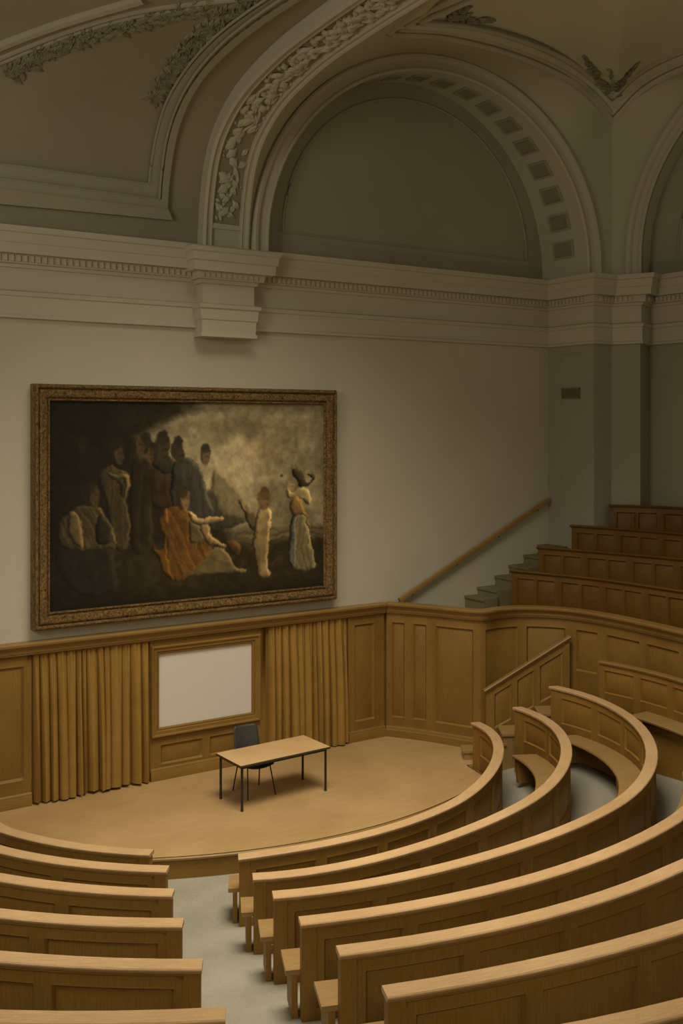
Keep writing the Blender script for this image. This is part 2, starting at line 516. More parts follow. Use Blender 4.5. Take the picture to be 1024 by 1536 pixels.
# under the screen
relief(mb, wpos(.06), u228, u398, .002, .76, [(u238 + .02, uw(305, .06), .24, .62), (uw(313, .06), u378 - .03, .24, .62)], .028, .05, 1)
relief(mb, wpos(.06), u228, u238 - .13, .76, CAPZ - .18, [], ds=3)
relief(mb, wpos(.06), u378 + .13, u398, .76, CAPZ - .18, [], ds=3)
relief(mb, wpos(.06), u238 - .13, u378 + .13, 2.2, CAPZ - .18, [], ds=3)
relief(mb, wpos(.06), u524, U573 - .0, .002, CAPZ - .18, [(uw(530, .06), uw(562, .06), .36, 2.28)], .03, .05, 1)
for u_, z0_, z1_ in ((u48, .002, CAPZ - .18), (u228, .002, CAPZ - .18), (u398, .002, CAPZ - .18), (u524, .002, CAPZ - .18)):
    mb.face([W(u_, .0, z0_), W(u_, .06, z0_), W(u_, .06, z1_), W(u_, .0, z1_)])
relief(mb, wpos(.004), U573 - .01, U573 + .10, .002, CAPZ - .18, [], ds=3)
mb.face([W(U573, .0, .002), W(U573, .06, .002), W(U573, .06, CAPZ - .18), W(U573, .0, CAPZ - .18)])
mb.build('wall_wainscot', M['panel'], **ST)

mb = MB()
for a, b in ((UL, u48), (u228 + .01, u398 - .02), (u524, U573 + .02)):
    mb.sweep([(W(a, .06, 0), WN.to_3d(), V(0, 0, 1)), (W(b, .06, 0), WN.to_3d(), V(0, 0, 1))],
             [(-.05, 0), (.035, 0), (.035, .15), (.022, .17), (.022, .19), (.004, .215), (-.05, .215)])
mb.build('baseboard_back', M['panel'], **ST)

CAPP = [(-.10, -.20), (.07, -.20), (.075, -.175), (.09, -.165), (.09, -.115), (.105, -.10), (.125, -.07), (.165, -.055), (.175, -.04), (.175, -.008), (.165, 0), (-.10, 0)]
# ---------------- gallery parapet: runs from the corner round to the right
GP = [V(.886, 20.521), V(1.15, 20.43), V(1.66, 20.20), V(2.2, 19.88), V(2.55, 19.70), V(2.72, 19.70), V(3.02, 19.92), V(3.45, 20.06), V(3.95, 20.0), V(4.4, 19.78), V(4.85, 19.32), V(5.3, 18.65), V(5.81, 17.7), V(6.35, 16.5), V(6.8, 15.2), V(7.1, 13.6)]
gpath = [V(p.x, p.y) for p in cr(GP, 7)]
gf, gfr, GL = s_path(gpath)
def g_of_px(x):
    k = (x - CX) / F; best = None
    for i in range(800):
        s = GL * i / 800; p = gf(s); e = abs(p.x / p.y - k)
        if best is None or e < best[0]: best = (e, s)
    return best[1]
parapet = thing('gallery_parapet', 'tall curved oak panelled parapet with a moulded cap, between the stage and the upper seats', 'parapet', (gf(3).x, gf(3).y, 0))
def gpos(s, z, d):
    p, n = gfr(s); q = p + n * (.0 - d)
    return V(q.x, q.y, z)
def gpans(l, za, zb): return [(g_of_px(a), g_of_px(b), za, zb) for a, b in l]
mb = MB()
sA, sB, sC = 0, g_of_px(720), g_of_px(857)
relief(mb, gpos, 0, sB, .002, CAPZ - .19, gpans([(586.6, 608), (618, 640.5), (652, 711)], .36, 2.27), .03, .05, .12)
relief(mb, gpos, sB, sC, .002, CAPZ - .19, gpans([(726, 778), (788, 849)], .3, 2.27), .03, .05, .12)
s_ = g_of_px(1019) + .12; more = []
while s_ < GL - 1: more.append((s_, s_ + .85, 1.45, 2.27)); s_ += 1.0
relief(mb, gpos, sC, GL, -.35, CAPZ - .19, gpans([(863, 897), (909, 960), (969, 1019)], 1.45, 2.27) + more, .03, .05, .12)
# back side of the parapet
mb.grid([[V(*(gfr(GL * i / 60)[0] - gfr(GL * i / 60)[1] * .09), z) for z in (-.3, 2.5)] for i in range(61)], [[(z, GL * i / 60) for z in (0, 2.5)] for i in range(61)])
mb.build('parapet_panel', M['panel'], parapet)
mb = MB(); mb.sweep(path_frames(gpath, CAPZ), [(max(a - .02, -.09), b) for a, b in CAPP])
mb.build('parapet_cap', M['rail'], parapet)
mb = MB()
bp = [gf(sB * i / 24) for i in range(25)]
mb.sweep(path_frames(bp, .002), [(-.03, 0), (.04, 0), (.04, .13), (.025, .15), (.025, .18), (.004, .21), (-.03, .21)])
mb.build('parapet_skirting', M['panel'], parapet)
mb = MB()
top = [V(p.x, p.y, 0) for p in outline] + [V(*(gfr(q)[0] - gfr(q)[1] * .03), 0) for q in [sB * (.985 - .985 * i / 20) for i in range(21)]] + [V(*W(U573 - .01, .0, 0).xy, 0)]
mb.face(top, [deck_uv(p) for p in top])
mb.build('stage_deck', M['deck'], stage)
# wainscot cap along the wall, ending in the parapet's corner
mb = MB()
mb.sweep([(W(UL, .06, CAPZ), WN.to_3d(), V(0, 0, 1)), (W(U573 - .02, .06, CAPZ), WN.to_3d(), V(0, 0, 1))], [(max(a, -.055), b) for a, b in CAPP])
mb.build('trim_1', M['rail'], **ST)

# ---------------- screen in its frame
ul, ur, zb, zt = u238, u378, .90, 2.175
scr = thing('projection_screen', 'pale blank projection screen in a wooden frame between the two curtains', 'screen', W((ul + ur) / 2, .05, .0))
mb = MB(); mb.face([W(ul - .02, .03, zb - .02), W(ur + .02, .03, zb - .02), W(ur + .02, .03, zt + .02), W(ul - .02, .03, zt + .02)])
mb.build('screen_surface', M['screen'], scr)
def rect_frame(mb, u0, u1, z0, z1, n, prof):
    """mitred frame; prof: (outwards from opening, towards the room)"""
    P = []; per = [0]
    for a, b in zip(prof, prof[1:]): per.append(per[-1] + math.dist(a, b))
    cs = [(u0, z0, -1, -1), (u1, z0, 1, -1), (u1, z1, 1, 1), (u0, z1, -1, 1)]
    for i in range(4):
        a, b = cs[i], cs[(i + 1) % 4]
        rows = []
        for c in (a, b): rows.append([W(c[0] + c[2] * o, n + h, c[1] + c[3] * o) for o, h in prof])
        L = abs(b[0] - a[0]) + abs(b[1] - a[1])
        mb.grid(rows, [[(0, q + i) for q in per], [(L, q + i) for q in per]])
mb = MB(); rect_frame(mb, ul, ur, zb, zt, .0, [(0, .02), (0, .075), (.02, .085), (.035, .075), (.05, .10), (.10, .105), (.115, .125), (.135, .13), (.15, .11), (.15, .03)])
mb.build('screen_frame', M['panel'], scr)

# ---------------- curtains
def curtain(u0, u1, label, folds, seed):
    r = random.Random(seed)
    wd = [r.uniform(.55, 1.5) for _ in range(folds)]; tot = sum(wd); cum = [0]
    for x in wd: cum.append(cum[-1] + x / tot)
    am = [r.uniform(.75, 1.25) for _ in range(folds)]; lean = [r.uniform(-.012, .012) for _ in range(folds)]
    hem = [r.uniform(-.015, .02) for _ in range(folds)]
    zs = [.0, .12, .4, .8, 1.2, 1.6, 1.9, 2.15, 2.3, 2.40, CAPZ - .2]
    P, UV = [], []
    for k in range(folds):
        for i in range(16 if k < folds - 1 else 17):
            fx = i / 16
            row, uv = [], []
            for z in zs:
                q = z / 2.44
                w = math.sin(PI * fx) ** .55                      # round pleat, sharp crease
                top = .5 + .5 * math.cos(4 * PI * fx + k)         # extra gathers near the heading
                n = .022 + (.150 - .085 * q ** 2) * am[k] * w * (.75 + .25 * min(1, wd[k])) - .03 * top * q ** 3 * w
                u = u0 + (u1 - u0) * (cum[k] + (cum[k + 1] - cum[k]) * fx) + lean[k] * (1 - q) * 2 + .02 * (1 - q) * math.sin(PI * fx * 2 + k)
                zz = .035 + hem[k] * (1 - q) + z * (CAPZ - .2 - .035) / zs[-1]
                row.append(W(u, n, zz)); uv.append((z, i * .02))
            P.append(row); UV.append(uv)
    mb = MB(); mb.grid(P, UV)
    c = thing('curtain', label, 'curtain', W((u0 + u1) / 2, .05, 0), 'curtains either side of the screen')
    o = mb.build('curtain_cloth', M['curtain'], c, sharp=50)
    mb = MB()
    mb.tube([W(u0 - .02, .075, CAPZ - .215), W(u1 + .02, .075, CAPZ - .215)], .014)
    mb.build('curtain_rail', M['panel'], c)
curtain(uw(50, .08), uw(225, .08), 'wide brown pleated curtain hanging left of the screen', 14, 3)
curtain(uw(404, .08), uw(521, .08), 'narrower brown pleated curtain hanging right of the screen, behind the table', 12, 5)
# ================================================================ RIGHT-HAND WALLS, PIERS AND ENTABLATURE
K0 = V(*W(U822, 0, 0).xy); K1 = K0 + WN * 1.35
K2 = V(5.74, 22.12); K3 = V(6.26, 21.80); K4 = V(6.59, 22.30); K5 = V(9.6, 18.0)
KS = [K0, K1, K2, K3, K4, K5]
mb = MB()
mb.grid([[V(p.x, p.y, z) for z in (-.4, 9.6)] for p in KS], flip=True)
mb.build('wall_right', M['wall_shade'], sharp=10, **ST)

ENT = [(.42, 335), (.40, 344), (.365, 346), (.345, 360), (.325, 362), (.31, 377), (.17, 378), (.15, 392), (.09, 394), (.07, 399), (.03, 400), (.03, 433), (.10, 435), (.09, 441), (.065, 443), (.06, 469), (.085, 471), (.08, 475), (0.0, 477)]
prof = [(0, on_wall(0, 333, .42)[1])] + [(n, on_wall(0, y, n)[1]) for n, y in ENT]
ZC = prof[0][1]
epath = [V(*W(UL, 0, 0).xy)] + KS
mb = MB(); mb.sweep(path_frames([tuple(p) for p in epath]), prof, closed=False)
ent = mb.build('trim_2', M['stucco'], sharp=20, **ST)
# dentils under the cornice
zd0, zd1 = on_wall(0, 390, .15)[1], on_wall(0, 380, .17)[1]
mb = MB()
def dentils(a, b, n0, pitch=.105):
    L = (b - a).length; t = (b - a) / L; nn = V(t.y, -t.x); k = int(L / pitch)
    for i in range(k):
        p = a + t * (i * pitch + .02) + nn * n0
        mb.box(V(p.x, p.y, zd0), nn.to_3d() * .055, t.to_3d() * .055, V(0, 0, zd1 - zd0))
for a, b in zip(epath, epath[1:]): dentils(a, b, .14)
mb.build('dentil_band', M['stucco'], ent)

# console block that carries the rib
nN = .30
uA, uB = uw(304, nN), uw(381, nN)
hz = lambda y, n: on_wall(345, y, n)[1]
cpth = [W(uA, 0, 0), W(uA, nN, 0), W(uB, nN, 0), W(uB, 0, 0)]
cprof = [(-.2, hz(371, .63)), (.36, hz(373, .63)), (.36, hz(379, .63)), (.33, hz(381, .63)), (.32, hz(392, .63)), (.29, hz(394, .6)), (.28, hz(408, .58)), (.15, hz(409, .48)), (.13, hz(420, .45)), (.06, hz(421, .36)), (.04, hz(427, .34)), (0, hz(428, .3)), (0, hz(456, .3)), (.10, hz(458, .4)), (.09, hz(463, .4)), (.06, hz(465, .36)), (.05, hz(480, .36)), (.03, hz(482, .33)), (.02, hz(500, .33)), (.04, hz(501, .34)), (.04, hz(506, .34)), (-.2, hz(507, .3))]
mb = MB(); mb.sweep(path_frames([(p.x, p.y) for p in cpth]), cprof)
con = mb.build('trim_3', M['stucco'], sharp=20, **ST)
mb = MB()
zd0, zd1 = hz(418, .45), hz(411, .47)
dentils(V(*W(uA - .12, nN, 0).xy), V(*W(uB + .12, nN, 0).xy), .11)
mb.build('dentil_band', M['stucco'], con)

# pier panel and vent
def jam(a, z, off=0.0):   # a metres along the jamb from the corner
    p = K0 + WN * a; q = p - WD * off
    return V(q.x, q.y, z)
def jam_px(x):
    k = (x - CX) / F
    return (k * K0.y - K0.x) / (WN.x - k * WN.y)
def jam_h(x, y):
    p = K0 + WN * jam_px(x); return H - (y - HY) / F * p.y
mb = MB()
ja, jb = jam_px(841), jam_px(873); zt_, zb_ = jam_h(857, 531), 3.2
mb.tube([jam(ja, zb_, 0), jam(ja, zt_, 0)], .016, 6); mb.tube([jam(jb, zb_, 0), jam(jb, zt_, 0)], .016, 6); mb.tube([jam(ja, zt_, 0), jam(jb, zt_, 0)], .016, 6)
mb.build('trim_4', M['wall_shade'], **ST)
va, vb, v0, v1 = jam_px(843), jam_px(870), jam_h(857, 598), jam_h(857, 582)
vent = thing('wall_vent', 'small rectangular ventilation grille high on the pale pier by the upper seats', 'vent', jam((va + vb) / 2, v0, .02))
mb = MB()
for (a, b, z0, z1) in ((va, va + .03, v0, v1), (vb - .03, vb, v0, v1), (va, vb, v0, v0 + .03), (va, vb, v1 - .03, v1)):
    mb.box(jam(a, z0, 0), WN.to_3d() * (b - a), -WD.to_3d() * .03, V(0, 0, z1 - z0))
mb.build('vent_frame', M['vent'], vent)
mb = MB()
for i in range(6):
    z = v0 + .03 + (v1 - v0 - .06) * (i + .5) / 6
    mb.box(jam(va + .02, z, .0), WN.to_3d() * (vb - va - .04), -WD.to_3d() * .018, V(0, 0, .012))
mb.box(jam(va + .02, v0 + .02, 0), WN.to_3d() * (vb - va - .04), -WD.to_3d() * .004, V(0, 0, v1 - v0 - .04))
mb.build('vent_slats', M['vent'], vent)

# ================================================================ VAULTS
SEC = [(p.x, p.y) for p in cr([(.30, 9.0), (.33, 9.5), (.42, 10.1), (.62, 10.7), (1.0, 11.15), (1.75, 11.55), (2.9, 11.80), (4.1, 11.90), (5.5, 11.95), (7.5, 11.97), (10, 11.97)], 8)]
def sec_frames(u, off=0.0):
    fr = []
    for i, (n, h) in enumerate(SEC):
        a, b = SEC[max(0, i - 1)], SEC[min(len(SEC) - 1, i + 1)]
        t = V(b[0] - a[0], b[1] - a[1]).normalized(); nr = V(t.y, -t.x)   # towards the room
        p = W(u, n + nr.x * off, h + nr.y * off)
        up = WN.to_3d() * nr.x + V(0, 0, 1) * nr.y
        fr.append((p, WD.to_3d(), up))
    return fr
COFF = -.16
def cove_pt(x, y, off=0.0):
    k = (x - CX) / F; lf = None
    prev = None
    for i in range(len(SEC) - 1):
        a, b = SEC[i], SEC[i + 1]
        t = V(b[0] - a[0], b[1] - a[1]).normalized(); nr = V(t.y, -t.x)
        for q in range(4):
            n = a[0] + (b[0] - a[0]) * q / 4 + nr.x * (COFF + off); h = a[1] + (b[1] - a[1]) * q / 4 + nr.y * (COFF + off)
            u, hr = on_wall(x, y, n)
            e = hr - h
            if e <= 0 and prev is not None:
                f_ = prev[0] / (prev[0] - e)
                n = prev[1] + (n - prev[1]) * f_; h = prev[2] + (h - prev[2]) * f_
                u, _ = on_wall(x, y, n)
                return W(u, n, h), (WN.to_3d() * nr.x + V(0, 0, 1) * nr.y).normalized()
            prev = (e, n, h)
    u, hr = on_wall(x, y, SEC[-1][0]); return W(u, SEC[-1][0], SEC[-1][1]), V(0, 0, -1)
UR0, UR1 = uw(303, .35), uw(374, .35)
RW = UR1 - UR0
# coved vault of the left bay
mb = MB()
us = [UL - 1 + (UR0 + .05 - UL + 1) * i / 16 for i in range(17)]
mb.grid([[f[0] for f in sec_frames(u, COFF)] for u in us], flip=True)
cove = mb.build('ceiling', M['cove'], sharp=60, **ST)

def leaf(mb, p, d, nrm, size, bend=.25, wide=.38):
    d = d.normalized(); s = d.cross(nrm).normalized()
    pts = []
    for i in range(5):
        t = i / 4
        w = wide * size * math.sin(PI * min(1, t * .9 + .08)) * (1 + .25 * math.sin(t * 14))
        c = p + d * size * t + nrm * (size * bend * math.sin(PI * t) + .012)
        pts.append([c - s * w - nrm * .02, c - s * w * .4 + nrm * .035 * (1 - t), c + nrm * .01, c + s * w * .4 + nrm * .035 * (1 - t), c + s * w - nrm * .02])
    mb.grid(pts)
# ornamental rib between the bays
mb = MB()
w_ = RW
rprof = [(0, -.3), (0, .06), (.05, .085), (.08, .06), (.10, .04), (.15, .04), (.165, .06), (.185, .05), (.195, 0), (w_ - .195, 0), (w_ - .185, .05), (w_ - .165, .06), (w_ - .15, .04), (w_ - .10, .04), (w_ - .08, .06), (w_ - .04, .07), (w_, .04), (w_, -.3)]
fr = sec_frames(UR0)
mb.sweep(fr, rprof, closed=False, flip=True)
rib = mb.build('ceiling_rib', M['stucco'], sharp=25, kind='structure')
mb = MB()
acc = 0; L = 0; wav = []
r = random.Random(4); hw_ = w_ / 2 - .21
for (p, sd, up), (p2, _, _) in zip(fr, fr[1:]):
    seg = (p2 - p).length; t = (p2 - p) / seg
    k = max(1, int(seg / .04))
    for i in range(k):
        q = p + t * seg * i / k; L += seg / k
        if q.z < 9.66: continue
        if L > 9.5: break
        wv = math.sin(L * 5.2)
        wav.append(q + sd * (w_ / 2 + wv * hw_ * .55) + up * .012)
        acc += 1
        for g in (-1, 1):
            if r.random() < .85:
                o_ = r.uniform(-.9, .9) * hw_
                dr = t * r.uniform(.3, 1) + sd * g * r.uniform(.2, 1)
                sz = r.uniform(.15, .28)
                sz = min(sz, max(.06, (hw_ - o_ * g) / .75))
                leaf(mb, q + sd * (w_ / 2 + o_) + up * .0, dr, up, sz, r.uniform(.05, .2), .3)
mb.tube(wav, .028, 6)
mb.build('leaf_scroll', M['vault'], rib, sharp=50)
mb = MB()
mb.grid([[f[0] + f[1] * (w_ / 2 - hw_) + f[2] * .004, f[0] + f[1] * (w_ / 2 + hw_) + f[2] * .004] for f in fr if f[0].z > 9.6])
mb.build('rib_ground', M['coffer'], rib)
# end bar of the rib panel
mb = MB()
f0 = [f for f in fr if f[0].z > 9.50][0]
mb.box(f0[0] + f0[1] * .1, f0[1] * (w_ - .2), f0[2] * .05, V(0, 0, .09))
mb.build('rib_foot_bar', M['stucco'], rib)

# mouldings of the left bay panel
def cove_line(pts, off=.0, n=8):
    return [cove_pt(p.x, p.y, off)[0] for p in cr(pts, n)]
FR = {'inner': ([(-150, 234), (0, 246), (120, 262), (224, 276)], [(224, 276), (227, 245), (235, 200), (250, 152), (277, 106), (313, 64), (352, 31), (400, -2), (440, -25)], .05),
      'middle': ([(-150, 256), (0, 268), (120, 283), (239, 299)], [(239, 299), (242, 262), (250, 208), (266, 158), (292, 112), (328, 70), (368, 36), (415, 3), (455, -20)], .045),
      'outer': ([(-150, 271), (0, 284), (120, 299), (248, 314)], [(248, 314), (251, 272), (260, 212), (276, 160), (303, 112), (340, 72), (380, 38), (428, 4), (468, -20)], .03)}
mb = MB()
def band(A1, A2, o1, o2, lip):
    """flat raised band between two lines drawn on the cove, with returns down to the cove"""
    n = 60
    p1 = [cove_pt(*q) for q in A1]; p2 = [cove_pt(*q) for q in A2]
    mb.grid([[a[0] - a[1] * .02, a[0] + a[1] * (o1 - lip), a[0] + a[1] * o1, b[0] + b[1] * o1, b[0] + b[1] * (o1 - .5 * lip), b[0] + b[1] * o2] for a, b in zip(p1, p2)])
def line(pts, n=60):
    q = [(p.x, p.y) for p in cr(pts, 12)]; L = [0]
    for a, b in zip(q, q[1:]): L.append(L[-1] + math.dist(a, b))
    return [(float(np.interp(L[-1] * i / n, L, [a[0] for a in q])), float(np.interp(L[-1] * i / n, L, [a[1] for a in q]))) for i in range(n + 1)]
ib, ir, _ = FR['inner']; mb_, mr, _ = FR['middle']; ob_, orr, _ = FR['outer']
band(line(ib), line(mb_), .055, .09, .02); band(line(mb_), line(ob_), .10, .05, .03)
band(line(ir), line(mr), .055, .09, .02); band(line(mr), line(orr), .10, -.01, .03)
lg = [(-150, 292), (0, 307), (120, 318), (255, 331)]
band(line(ob_), line(lg), .13, -.01, .05)
# small fillets
mb.tube(cove_line(ib, .05), .022, 6); mb.tube(cove_line(ir, .05), .022, 6); mb.tube(cove_line(mb_, .10), .02, 6); mb.tube(cove_line(mr, .10), .02, 6)
# arched border across the top
for l, rr in (([(-140, 135), (-60, 98), (0, 68), (100, 31), (215, -3)], .09), ([(-140, 152), (-60, 116), (0, 87), (100, 47), (200, 18), (300, 4), (420, -8)], .045), ([(-140, 158), (-60, 122), (0, 95), (100, 54), (200, 25), (300, 10)], .035)):
    mb.tube(cove_line(l), rr, 8)
mould = mb.build('panel_moulding', M['cove_band'], cove, sharp=30)
mb = MB()
r = random.Random(9)
def garland(pts, w0, w1, big, mb):
    P = cr(pts, 14); 
    for i, p in enumerate(P):
        f_ = i / len(P)
        q = P[min(i + 1, len(P) - 1)]
        for g in range(5):
            o = r.uniform(-.5, .5) * (w0 + (w1 - w0) * f_)
            a, nr = cove_pt(p.x + o * .5, p.y + o, .0)
            b, _ = cove_pt(q.x + o * .5 + .01 + r.uniform(-3, 9), q.y + o + r.uniform(-9, 9) + .01, .0)
            d = b - a
            if d.length < 1e-4: continue
            leaf(mb, a, d, nr, r.uniform(.7, 1.25) * big, r.uniform(.03, .13), .24)
garland([(8, 112), (60, 82), (120, 58), (200, 34), (306, 10)], 15, 17, .17, mb)
garland([(228, 150), (242, 122), (265, 92), (300, 58), (350, 24), (390, -2)], 10, 44, .18, mb)
mb.build('leaf_garland', M['garland'], cove, sharp=50)

# ---------------- the large arch
AC = V(-1.30, 18.79) + V(6.59, 3.04) * .487
PD = V(6.59, 3.04).normalized(); PN = V(PD.y, -PD.x); AR = 3.545; AZ = 9.45
def arch_frames(c, d, rr, z0, stilt, n=48):
    fr = []; nn = V(d.y, -d.x)
    pts = [(PI, -stilt)] + [(PI - PI * i / n, 0) for i in range(n + 1)] + [(0, -stilt)]
    for a, dz in pts:
        p = c + d * rr * math.cos(a)
        fr.append((V(p.x, p.y, z0 + rr * math.sin(a) + dz), (d * math.cos(a)).to_3d() + V(0, 0, math.sin(a)), nn.to_3d()))
    return fr
ARCHP = [(0, -.08), (0, .02), (.03, .05), (.06, .045), (.075, .015), (.19, .015), (.20, .045), (.235, .09), (.29, .11), (.33, .09), (.35, .03), (.36, -.1)]
af = arch_frames(AC, PD, AR, AZ, .22)
mb = MB(); mb.sweep(af, ARCHP, closed=False)
archA = mb.build('ceiling_arch', M['stucco'], sharp=22, kind='structure')
def to_wall(p, n0=0.0):
    n = (V(p.x, p.y) - P0).dot(WN)
    q = V(p.x, p.y) - WN * (n - n0); return V(q.x, q.y, p.z)
mb = MB()
mb.grid([[f[0], f[0].lerp(to_wall(f[0]), .5), to_wall(f[0])] for f in af])
mb.build('arch_soffit', M['vault'], archA)
# coffers on the soffit
mb = MB(); mb2 = MB()
for i in range(13):
    a0 = 4 + i * 9.6; a1 = a0 + 6.0
    if a0 > 118: break
    def cp(a, f_, l=0.0):
        a = math.radians(a); p = AC + PD * (AR - l) * math.cos(a)
        q = V(p.x, p.y, AZ + (AR - l) * math.sin(a)); return q.lerp(to_wall(q), f_)
    for (x0, x1, f0, f1) in ((a0, a1, .25, .29), (a0, a1, .66, .70), (a0, a0 + .6, .29, .66), (a1 - .6, a1, .29, .66)):
        lo = [cp(x0, f0, .0), cp(x1, f0, .0), cp(x1, f1, .0), cp(x0, f1, .0)]
        hi = [cp(x0, f0, .035), cp(x1, f0, .035), cp(x1, f1, .035), cp(x0, f1, .035)]
        mb.face(hi)
        for j in range(4): mb.face([lo[j], lo[(j + 1) % 4], hi[(j + 1) % 4], hi[j]])
    mb2.face([cp(a0 + .6, .29, .006), cp(a1 - .6, .29, .006), cp(a1 - .6, .66, .006), cp(a0 + .6, .66, .006)])
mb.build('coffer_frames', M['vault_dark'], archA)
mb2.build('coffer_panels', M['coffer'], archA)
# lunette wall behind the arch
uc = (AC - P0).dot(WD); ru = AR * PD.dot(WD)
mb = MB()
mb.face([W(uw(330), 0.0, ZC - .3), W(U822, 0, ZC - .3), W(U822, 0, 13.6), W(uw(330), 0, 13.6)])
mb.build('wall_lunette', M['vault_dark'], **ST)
mb = MB()
zl = 9.72; r2 = ru * .865
lp = [W(uc + r2 * math.cos(a), .01, zl + r2 * .97 * math.sin(a)) for a in [PI - PI * i / 40 for i in range(41)]]
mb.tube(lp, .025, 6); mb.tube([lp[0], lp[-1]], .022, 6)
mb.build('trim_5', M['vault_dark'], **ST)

# ---------------- second arch on the right, mostly outside the picture
QD = V(.85, -.53).normalized(); BR = 4.2; BC = K3 + QD * (BR + .03) 
bf = arch_frames(BC, QD, BR, AZ + .2, .45)
mb = MB(); mb.sweep(bf, ARCHP, closed=False)
archB = mb.build('ceiling_arch', M['stucco'], sharp=22, kind='structure')
QN = V(QD.y, -QD.x)
mb = MB()
mb.grid([[f[0], f[0] - QN.to_3d() * .65] for f in bf])
mb.build('arch_soffit', M['vault'], archB)
mb = MB()
b0, b1 = BC - QD * (BR + .2) - QN * .62, BC + QD * (BR + .2) - QN * .62
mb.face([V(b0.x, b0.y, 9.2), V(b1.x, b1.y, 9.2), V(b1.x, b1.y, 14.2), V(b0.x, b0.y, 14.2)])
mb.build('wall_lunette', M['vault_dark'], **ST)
mb = MB()
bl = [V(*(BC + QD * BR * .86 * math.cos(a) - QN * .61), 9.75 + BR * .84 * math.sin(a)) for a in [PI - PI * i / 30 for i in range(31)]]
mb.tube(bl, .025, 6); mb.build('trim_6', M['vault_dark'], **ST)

# ---------------- vault surfaces over the arches
def spline_at(keys):
    ks = sorted(keys, key=lambda k: k[0])
    X = [k[0] for k in ks]; Y = np.array([tuple(k[1]) for k in ks])
    def f(t): return Vector([float(np.interp(t, X, Y[:, j])) for j in range(3)])
    return f
ribR = [f[0] + f[2] * -.02 + WD.to_3d() * RW for f in sec_frames(UR0)]
def rib_at_n(n):
    for i, (a, b) in enumerate(zip(SEC, SEC[1:])):
        if a[0] <= n <= b[0]:
            return ribR[i].lerp(ribR[i + 1], (n - a[0]) / (b[0] - a[0]))
    return ribR[-1]
def rib_at_h(h):
    for i, (a, b) in enumerate(zip(SEC, SEC[1:])):
        if a[1] <= h <= b[1]:
            return ribR[i].lerp(ribR[i + 1], (h - a[1]) / (b[1] - a[1]))
KC = lambda y: at_z(918, y, 22.05)
TIP = at_z(585, 49, 16.6)
E1px = [(585, 49, 16.6), (662, 54, 17.5), (752, 75, 18.8), (832, 107, 20.2), (882, 140, 21.1), (917, 182, 22.0)]
E1 = [at_z(*p) for p in E1px]
E1s = cr(E1, 6)
def e1(t): 
    x = t * (len(E1s) - 1); i = min(int(x), len(E1s) - 2); return E1s[i].lerp(E1s[i + 1], x - i)
keysA = [(180, rib_at_h(9.1)), (168, rib_at_h(9.9)), (155, rib_at_h(10.6)), (142, rib_at_n(.95)), (130, rib_at_n(1.7)), (118, rib_at_n(2.5)), (109, rib_at_n(3.2)), (104, e1(0)), (92, e1(.2)), (78, e1(.4)), (62, e1(.6)), (46, e1(.8)), (32, e1(1)), (22, KC(245)), (11, KC(325)), (0, KC(412))]
kA = spline_at(keysA)
mb = MB(); P = []
for i in range(91):
    th = 180 - 2 * i; a = math.radians(th)
    r0 = AR + .34; p = AC + PD * r0 * math.cos(a)
    e0 = V(p.x, p.y, AZ + r0 * math.sin(a) - (.3 if th in (0, 180) else 0)); q = kA(th)
    mid = e0.lerp(q, .5)
    P.append([e0, e0.lerp(q, .33) , e0.lerp(q, .66), q])
mb.grid(P)
mb.build('ceiling', M['vault'], sharp=50, **ST)
# flat band between the rib and the main ceiling panel
mb = MB()
sideL = [TIP, at_z(634, 6, 15.6), at_z(690, -40, 14.6), at_z(800, -130, 12.8), at_z(1000, -300, 10.5)]
ns = [3.2, 4.2, 5.5, 7.2, 10]
mb.grid([[rib_at_n(n), s_] for n, s_ in zip(ns, sideL)])
mb.build('ceiling', M['vault'], sharp=50, **ST)
# main ceiling panel
E1r = [at_z(962, 135, 21.4), at_z(1024, 102, 20.4), at_z(1130, 66, 18.6), at_z(1300, 40, 16.0)]
E1b = [at_z(632, 32, 16.0), at_z(712, 40, 16.9), at_z(792, 62, 18.2), at_z(852, 90, 19.7), at_z(892, 120, 20.7), at_z(918, 144, 21.4)]
E1br = [at_z(962, 105, 20.8), at_z(1024, 75, 19.8), at_z(1130, 40, 18.0), at_z(1300, 15, 15.5)]
full1 = cr(E1, 6) + cr([E1[-1]] + E1r, 6)[1:]; full2 = cr(E1b, 6) + cr([E1b[-1]] + E1br, 6)[1:]
cen = at_z(1000, -500, 8.5)
E2 = [q.lerp(cen, .45) for q in full2]; E2 = [V(p.x, p.y, 12.75) for p in E2]
mb = MB()
mb.grid([[a, b, b.lerp(c, .5), c, V(cen.x, cen.y, 12.8)] for a, b, c in zip(full1, full2, E2)])
lb = [full1[0], full2[0], full2[0].lerp(E2[0], .5), E2[0], V(cen.x, cen.y, 12.8)]
def resample(l, n=24):
    L = [0]
    for a, b in zip(l, l[1:]): L.append(L[-1] + (b - a).length)
    return [Vector([float(np.interp(L[-1] * i / n, L, [p[j] for p in l])) for j in range(3)]) for i in range(n + 1)]
mb.grid([[a, b] for a, b in zip(resample(sideL), resample(lb))])
from mathutils.bvhtree import BVHTree
ceil_bvh = BVHTree.FromPolygons([Vector(v) for v in mb.v], mb.f)
ceil = mb.build('ceiling', M['ceil'], sharp=60, **ST)
mb = MB()
def inset(A, B, t): return [a.lerp(b, t) for a, b in zip(A, B)]
n1 = len(cr(E1, 6))
for t, rr in ((0, .085), (.3, .04), (1, .07)):
    l = inset(full1, full2, t)
    mb.tube(l[:n1], rr, 6); mb.tube(l[n1 - 1:], rr, 6)
mb.tube(sideL[:4], .05, 6)
mb.tube([E1[0].lerp(E1b[0], .5), at_z(680, -5, 15.2), at_z(740, -45, 14.2)], .035, 6)
